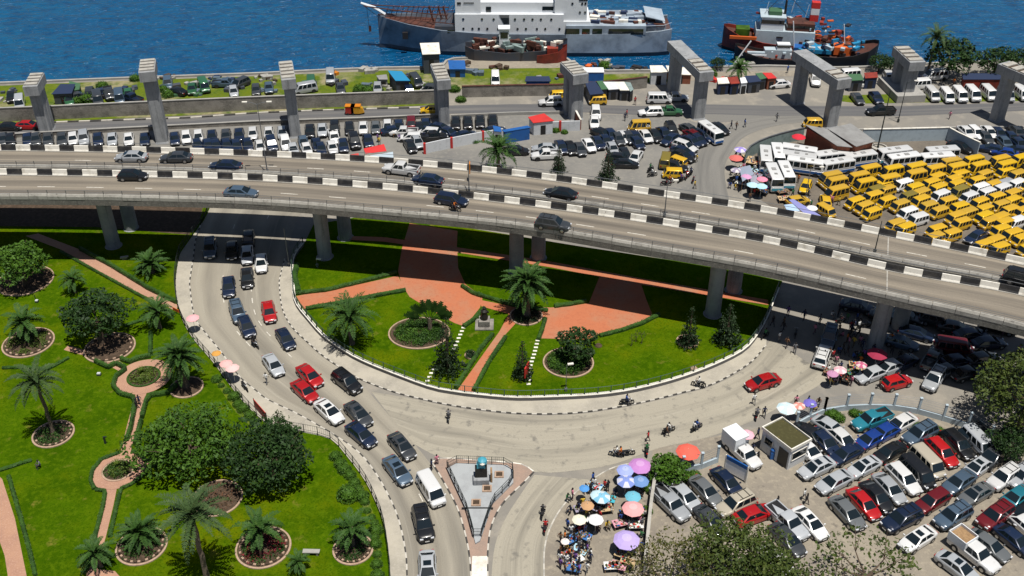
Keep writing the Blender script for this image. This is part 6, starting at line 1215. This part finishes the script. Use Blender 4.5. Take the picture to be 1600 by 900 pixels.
d1 = blk(712, 880, -4.6, 4.6, 4.2, 8.9, "ship_white"); blk(880, 921, -4.4, 4.4, 4.2, 7.4, "ship_white"); d2 = blk(752, 868, -3.4, 4.2, 8.91, 11.0, "ship_white"); d3 = blk(713, 752, -4.2, 4.2, 8.91, 12.4, "ship_white"); d4 = blk(866, 916, -4.0, 4.0, 7.41, 13.0, "ship_white")
blk(872, 902, -2.6, 2.6, 13.01, 17.5, "ship_white", "funnel", sl=.5); blk(718, 746, -2.2, 2.2, 12.41, 17, "ship_white", "mast_house", sl=.8)
blk(884, 1008, -4.95, 4.6, 4.9, 6.7, "ship_grey", "aft_house"); blk(1008, 1040, -3.4, 3.4, 4.9, 6.2, "ship_grey", "aft_house")
blk(680, 712, -4.2, 4.2, 4.6, 6.2, "ship_dark", "forward_house")
def win(x0, x1, z0, z1, y, par=T, m="glass"): 
    mb = MB(); mb.q([(X(x0), y - .03, z0), (X(x1), y - .03, z0), (X(x1), y - .03, z1), (X(x0), y - .03, z1)]); mb.build("window", m, par)
for a, b in ((883, 905), (909, 921), (925, 940), (950, 1004)): win(a, b, 4.9, 6.1, -5.0)
win(700, 712, 5.0, 5.6, -4.7)
def portholes(xs, z, y, par=T):
    for x in xs: mb = MB(); mb.lathe((X(x), y, z), [(.01, -.05), (.24, -.05), (.24, .02)], 10, 0, 'y'); mb.build("porthole", "glass", par)
portholes((725, 739, 749, 762, 779, 788, 793, 809, 822, 839, 852, 874), 5.9, -4.62); portholes((725, 754, 772, 805, 819, 832, 845, 861, 861), 7.9, -4.62); portholes((893, 908, 913), 11, -4.02); portholes((905, 913), 9.2, -4.02)
mb = MB(); mb.q([(X(780), -4.66, 8.8), (X(796), -4.66, 8.8), (X(796), -4.66, 6.9), (X(788), -4.66, 6.9)]); mb.build("window", "glass", T); win(760, 768, 9.0, 10.1, -3.45); win(847, 864, 9.4, 10.2, -3.45); win(903, 916, 11.6, 12.8, -4.05); win(716, 722, 10.8, 11.3, -4.25); win(726, 742, 11.0, 11.25, -4.25)
mb = MB()   # crane boom, bowsprit and rusty rails on the foredeck
for s in (-1, 1):
    mb.tube([(X(568), s * .4, 9.1), (X(640), s * 1.6, 8.3), (X(700), s * 2.4, 7.9)], .13, 5); mb.tube([(X(590), s * .9, 7.6), (X(650), s * 2.8, 7.0), (X(712), s * 4, 6.6)], .09, 5)
    for k in range(14): x = 600 + k * 8; mb.tube([(X(x), s * (1.0 + k * .17), 6.6), (X(x + 5), s * (.9 + k * .12), 8.5)], .06, 4)
for k in range(9): x = 610 + k * 11; mb.tube([(X(x), -1 - k * .15, 8.4), (X(x + 8), 1 + k * .15, 8.4)], .06, 4)
for x in (676, 690, 698): mb.tube([(X(x), 0, 5.5), (X(x - 6), 0, 9)], .2, 5)
mb.build("foredeck_gear", "rust", T)
mb = MB(); mb.tube([(X(563), 0, 9.6), (X(584), 0, 8.6), (X(600), 0, 7.2)], [.25, .35, .3], 6); mb.build("bowsprit", "ship_white", T)
mb = MB(); mb.tube([(X(563), 0, 9.5), (X(588), 0, 6.8)], .06, 4); mb.tube([(X(571), .5, 9), (X(573), .3, 4)], .04, 4); mb.box((X(574), .3, 4.0), (.5, .2, 1.2)); mb.build("anchor_gear", "rust", T)
mb = MB(); mb.box((X(633), -3.6, 4.0), (1.1, .6, 1.4)); mb.build("hawse_opening", "hull_black", T)
mb = MB()
for _ in range(60): x = rnd.uniform(922, 1035); mb.box((X(x), rnd.uniform(-3.6, 3.6), 6.9 if x < 1005 else 6.3), (rnd.uniform(.4, 2.5), rnd.uniform(.3, 1.2), rnd.uniform(.2, .8)), rnd.randrange(4), rnd.uniform(-.3, .3))
mb.build("deck_gear", ["tarp_navy", "rust", "white_paint", "ship_grey"], T)["kind"] = "stuff"
mb = MB(); mb.loft([[(X(1008), -3, 8.0), (X(1008), 3, 8.2), (X(1008), 3, 8.1), (X(1008), -3, 7.9)], [(X(1038), -3.4, 7.2), (X(1038), 3.4, 7.4), (X(1038), 3.4, 7.3), (X(1038), -3.4, 7.1)]]); mb.build("aft_awning", "ship_grey", T)
mb = MB()
for k in range(20): x = 1010 + k * 1.9; mb.tube([(X(x), -4.5 + (k > 12) * (k - 12) * .12, 5.2), (X(x), -4.5 + (k > 12) * (k - 12) * .12, 6.6)], .04, 4)
mb.tube([(X(1008), -4.6, 6.6), (X(1035), -4.5, 6.7), (X(1048), -3.4, 6.9)], .05, 4); mb.build("rail", "ship_grey", T)
mb = MB()
for x, z in ((790, 11), (733, 17), (887, 17.5)): mb.tube([(X(x), 0, z), (X(x), 0, z + 5)], .12, 5); mb.box((X(x), 0, z + 2.6), (1.8, .1, .1))
mb.build("mast", "ship_white", T)
mb = MB()
for _ in range(10): mb.box((X(rnd.uniform(722, 745)), rnd.uniform(-3.6, -1), 12.9), (.5, .6, 1.0))
mb.build("vent_stack", "ship_dark", T)
T.rotation_euler = (0, 0, R(-.6))
# rusty landing craft in front
T = thing("rusty_barge", "rust red derelict boat lying between the grey ship and the jetty", "boat", (3.6, 200.2, ZW)); T.scale = (1, 1.1, 1.55); mb = MB()
hull(mb, [(X(728), 1.0, 2.6, .6), (X(742), 2.0, 2.3, 1.7), (X(790), 2.3, 1.9, 2.1), (X(850), 2.2, 2.2, 1.9), (X(878), 1.2, 3.0, .6), (X(885), .2, 3.3, .1)], -.6, 0, 1, 2, .5); mb.build("hull", ["ship_dark", "rust", "rust"], T)
mb = MB()
for _ in range(70): mb.box((X(rnd.uniform(735, 872)), rnd.uniform(-1.7, 1.7), rnd.uniform(1.8, 3.0)), (rnd.uniform(.4, 3.2), rnd.uniform(.2, .8), rnd.uniform(.2, .7)), rnd.choice([0, 0, 0, 1, 2]), rnd.uniform(-.8, .8))
mb.build("wreckage", ["rust", "white_paint", "teal_wall"], T)["kind"] = "stuff"; mb = MB(); mb.box((X(788), .2, 3.6), (2.0, 1.6, 2.2)); mb.box((X(788), .2, 4.75), (2.4, 2.0, .15)); mb.build("wheelhouse", "ship_white", T); mb = MB(); mb.box((X(788), -.62, 3.9), (1.5, .06, .8)); mb.build("window", "glass", T)
T = thing("red_boat", "dark red boat with a raised bow beside the rusty barge", "boat", (3.6, 198.2, ZW)); T.scale = (1, 1.1, 1.5); mb = MB(); hull(mb, [(X(838), 1.4, 1.9, 1.2), (X(850), 1.7, 2.1, 1.5), (X(870), 1.4, 2.4, 1.1), (X(884), .2, 3.1, .1)], -.5, 0, 1, 0, .5); mb.build("hull", ["hull_red", "rust"], T)
mb = MB(); mb.box((X(862), 0, 2.2), (2.2, 1.4, 1.0)); mb.build("cabin", "hull_red", T)
# tugs at the right
def tug(loc, rz, L, col, label, nm, extra):
    T = thing(nm, label, "boat", loc, rz); mb = MB(); h = L / 2
    hull(mb, [(-h, .3, 5.0, .05), (-h * .93, 1.8, 4.6, .9), (-h * .75, 3.2, 3.8, 2.6), (-h * .4, 3.8, 2.8, 3.5), (0, 3.9, 2.3, 3.7), (h * .7, 3.7, 2.3, 3.4), (h, 3.0, 2.6, 2.6)], -.8, 0, 1, 2, .5); mb.build("hull", [col, "rust", "hull_black"], T); extra(T); return T
def e1(T):
    b = lambda nm, c, d, m: (lambda q: (q.box(c, d), q.build(nm, m, T)))(MB())
    b("deckhouse", (-1, 0, 3.6), (12, 5.4, 2.9), "bluegrey_paint"); b("wheelhouse", (-3.8, 0, 6.4), (4.6, 4.6, 2.6), "ship_white"); b("window", (-3.8, 0, 6.8), (4.7, 4.7, .8), "glass"); b("wheelhouse_roof", (-3.8, 0, 7.8), (5.2, 5.2, .2), "bluegrey_paint"); b("radar_platform", (-3.4, 0, 8.3), (2.6, 2.6, .8), "deck_green"); b("upper_house", (2.0, 0, 5.8), (5.5, 4.0, 1.7), "rust"); b("window", (2.0, 0, 5.95), (5.6, 4.1, .5), "glass")
    b("funnel", (4.6, .8, 7.2), (1.7, 1.5, 1.4), "roof_red"); b("funnel_band", (4.6, .8, 8.6), (1.7, 1.5, 1.3), "ship_white"); b("funnel_top", (4.6, .8, 9.9), (1.7, 1.5, 1.2), "roof_red"); b("bow_canvas", (-9.6, -.8, 4.2), (2.8, 2.6, 1.4), "leaf_mid"); b("fender", (-9.5, -3.5, 3.6), (5.5, .4, .6), "orange")
    m_ = MB(); m_.tube([(-1.4, 0, 7.5), (-1.5, 0, 16)], [.3, .12], 6); m_.tube([(-1.4, 0, 12), (3.5, 0, 7.5)], .05, 4); m_.tube([(-1.4, 0, 13), (-7, 0, 6)], .05, 4); m_.box((-1.5, 0, 11.5), (1.8, .12, .12)); m_.build("mast", "hull_black", T)
    m_ = MB(); [m_.tube([(x, y, 7.8), (x + .4, y, 10.5)], .06, 4) for x, y in ((-5.5, -1), (0, 1.4), (2.6, -1.2))]; m_.build("antenna", "ship_white", T)
    m_ = MB()
    for _ in range(95): m_.box((rnd.uniform(-7, 12), rnd.uniform(-3, 3), rnd.uniform(2.4, 7.4 if rnd.random() < .4 else 4)), (rnd.uniform(.3, 1.6), rnd.uniform(.2, .9), rnd.uniform(.2, .8)), rnd.randrange(5), rnd.uniform(0, 3))
    m_.build("deck_gear", ["hull_red", "hull_black", "rust", "orange", "bluegrey_paint"], T)["kind"] = "stuff"
G1 = G(1230, 82, ZW); tug((G1.x, G1.y + 1, ZW), R(-9), 27, "hull_red", "red hulled tug boat with a white wheelhouse and tall black mast", "tug_boat", e1)
def e2(T):
    b = lambda nm, c, d, m: (lambda q: (q.box(c, d), q.build(nm, m, T)))(MB())
    b("deckhouse", (1.0, .6, 2.7), (5.5, 2.6, 2.2), "bluegrey_paint"); b("wheelhouse", (2.0, .6, 4.5), (2.6, 2.2, 1.5), "ship_white"); b("window", (2.0, .6, 4.7), (2.7, 2.3, .5), "glass"); b("bulwark_band", (-4.0, -2.4, 2.9), (5, .3, .3), "ship_white"); b("launch", (-3.6, -1.6, 3.3), (3.5, 1.0, .5), "bluegrey_paint")
    m_ = MB()
    for _ in range(26): m_.box((rnd.uniform(-1, 7), rnd.uniform(-1.8, 1.8), rnd.uniform(1.8, 3.4)), (rnd.uniform(.3, 1.2), rnd.uniform(.2, .7), rnd.uniform(.2, .7)), rnd.randrange(4), rnd.uniform(0, 3))
    m_.build("deck_gear", ["hull_red", "ship_white", "bluegrey_paint", "ship_dark"], T)["kind"] = "stuff"
G2 = G(1205, 99, ZW); t2 = tug((G2.x, G2.y, ZW), R(-4), 15.5, "hull_black", "black hulled work boat with a white deckhouse in front of the red tug", "work_boat", e2); t2.scale = (1, .7, .8)
def e3(T):
    b = lambda nm, c, d, m: (lambda q: (q.box(c, d), q.build(nm, m, T)))(MB())
    b("cabin", (-1.5, 0, 2.8), (3.4, 3, 1.6), "orange"); b("cargo_cover", (3.0, 0, 2.6), (4.5, 4, .8), "roof_blue"); b("cargo_cover", (6.0, -1, 2.3), (4, 3, .7), "container_blue")
    m_ = MB(); m_.tube([(8, 0, 2), (9, 0, 8)], .12, 5); m_.tube([(-2, 0, 3), (-1, 0, 8)], .1, 5); m_.build("mast", "ship_white", T); m_ = MB()
    for _ in range(50): m_.box((rnd.uniform(-7, 8), rnd.uniform(-3, 3), rnd.uniform(2.2, 4)), (rnd.uniform(.4, 2), rnd.uniform(.3, 1), rnd.uniform(.3, .9)), rnd.randrange(5), rnd.uniform(0, 3))
    m_.build("deck_gear", ["tarp_navy", "hull_black", "bluegrey_paint", "rust", "roof_blue"], T)["kind"] = "stuff"
G3 = G(1300, 96, ZW); tug((G3.x, G3.y, ZW), R(170), 17, "hull_black", "dark barge loaded with blue covers astern of the red tug", "cargo_barge", e3)
# mooring pole
mb = MB(); mb.tube([(0, 0, 0), (3.2, 0, 5.5)], .14, 6); o = mb.build("mooring_pole", "ship_white"); o.location = G(1143, 105); tag(o, "slanted white pole on the shore in front of the tugs", "pole")
# drop prototypes that were never placed
keep = {id(r[0]) for r in REG}
known = {r[0].name for r in REG}
for o in [o for o in bpy.data.objects if o.parent is None and o.type in ('EMPTY', 'MESH') and "kind" not in o and "label" not in o and o.name not in known]:
    for c in list(o.children_recursive): bpy.data.objects.remove(c)
    bpy.data.objects.remove(o)
write_labels()
for o_, n_, w_ in REG:
    if len(o_["label"].split()) > 16: print("LONG", o_["label"])
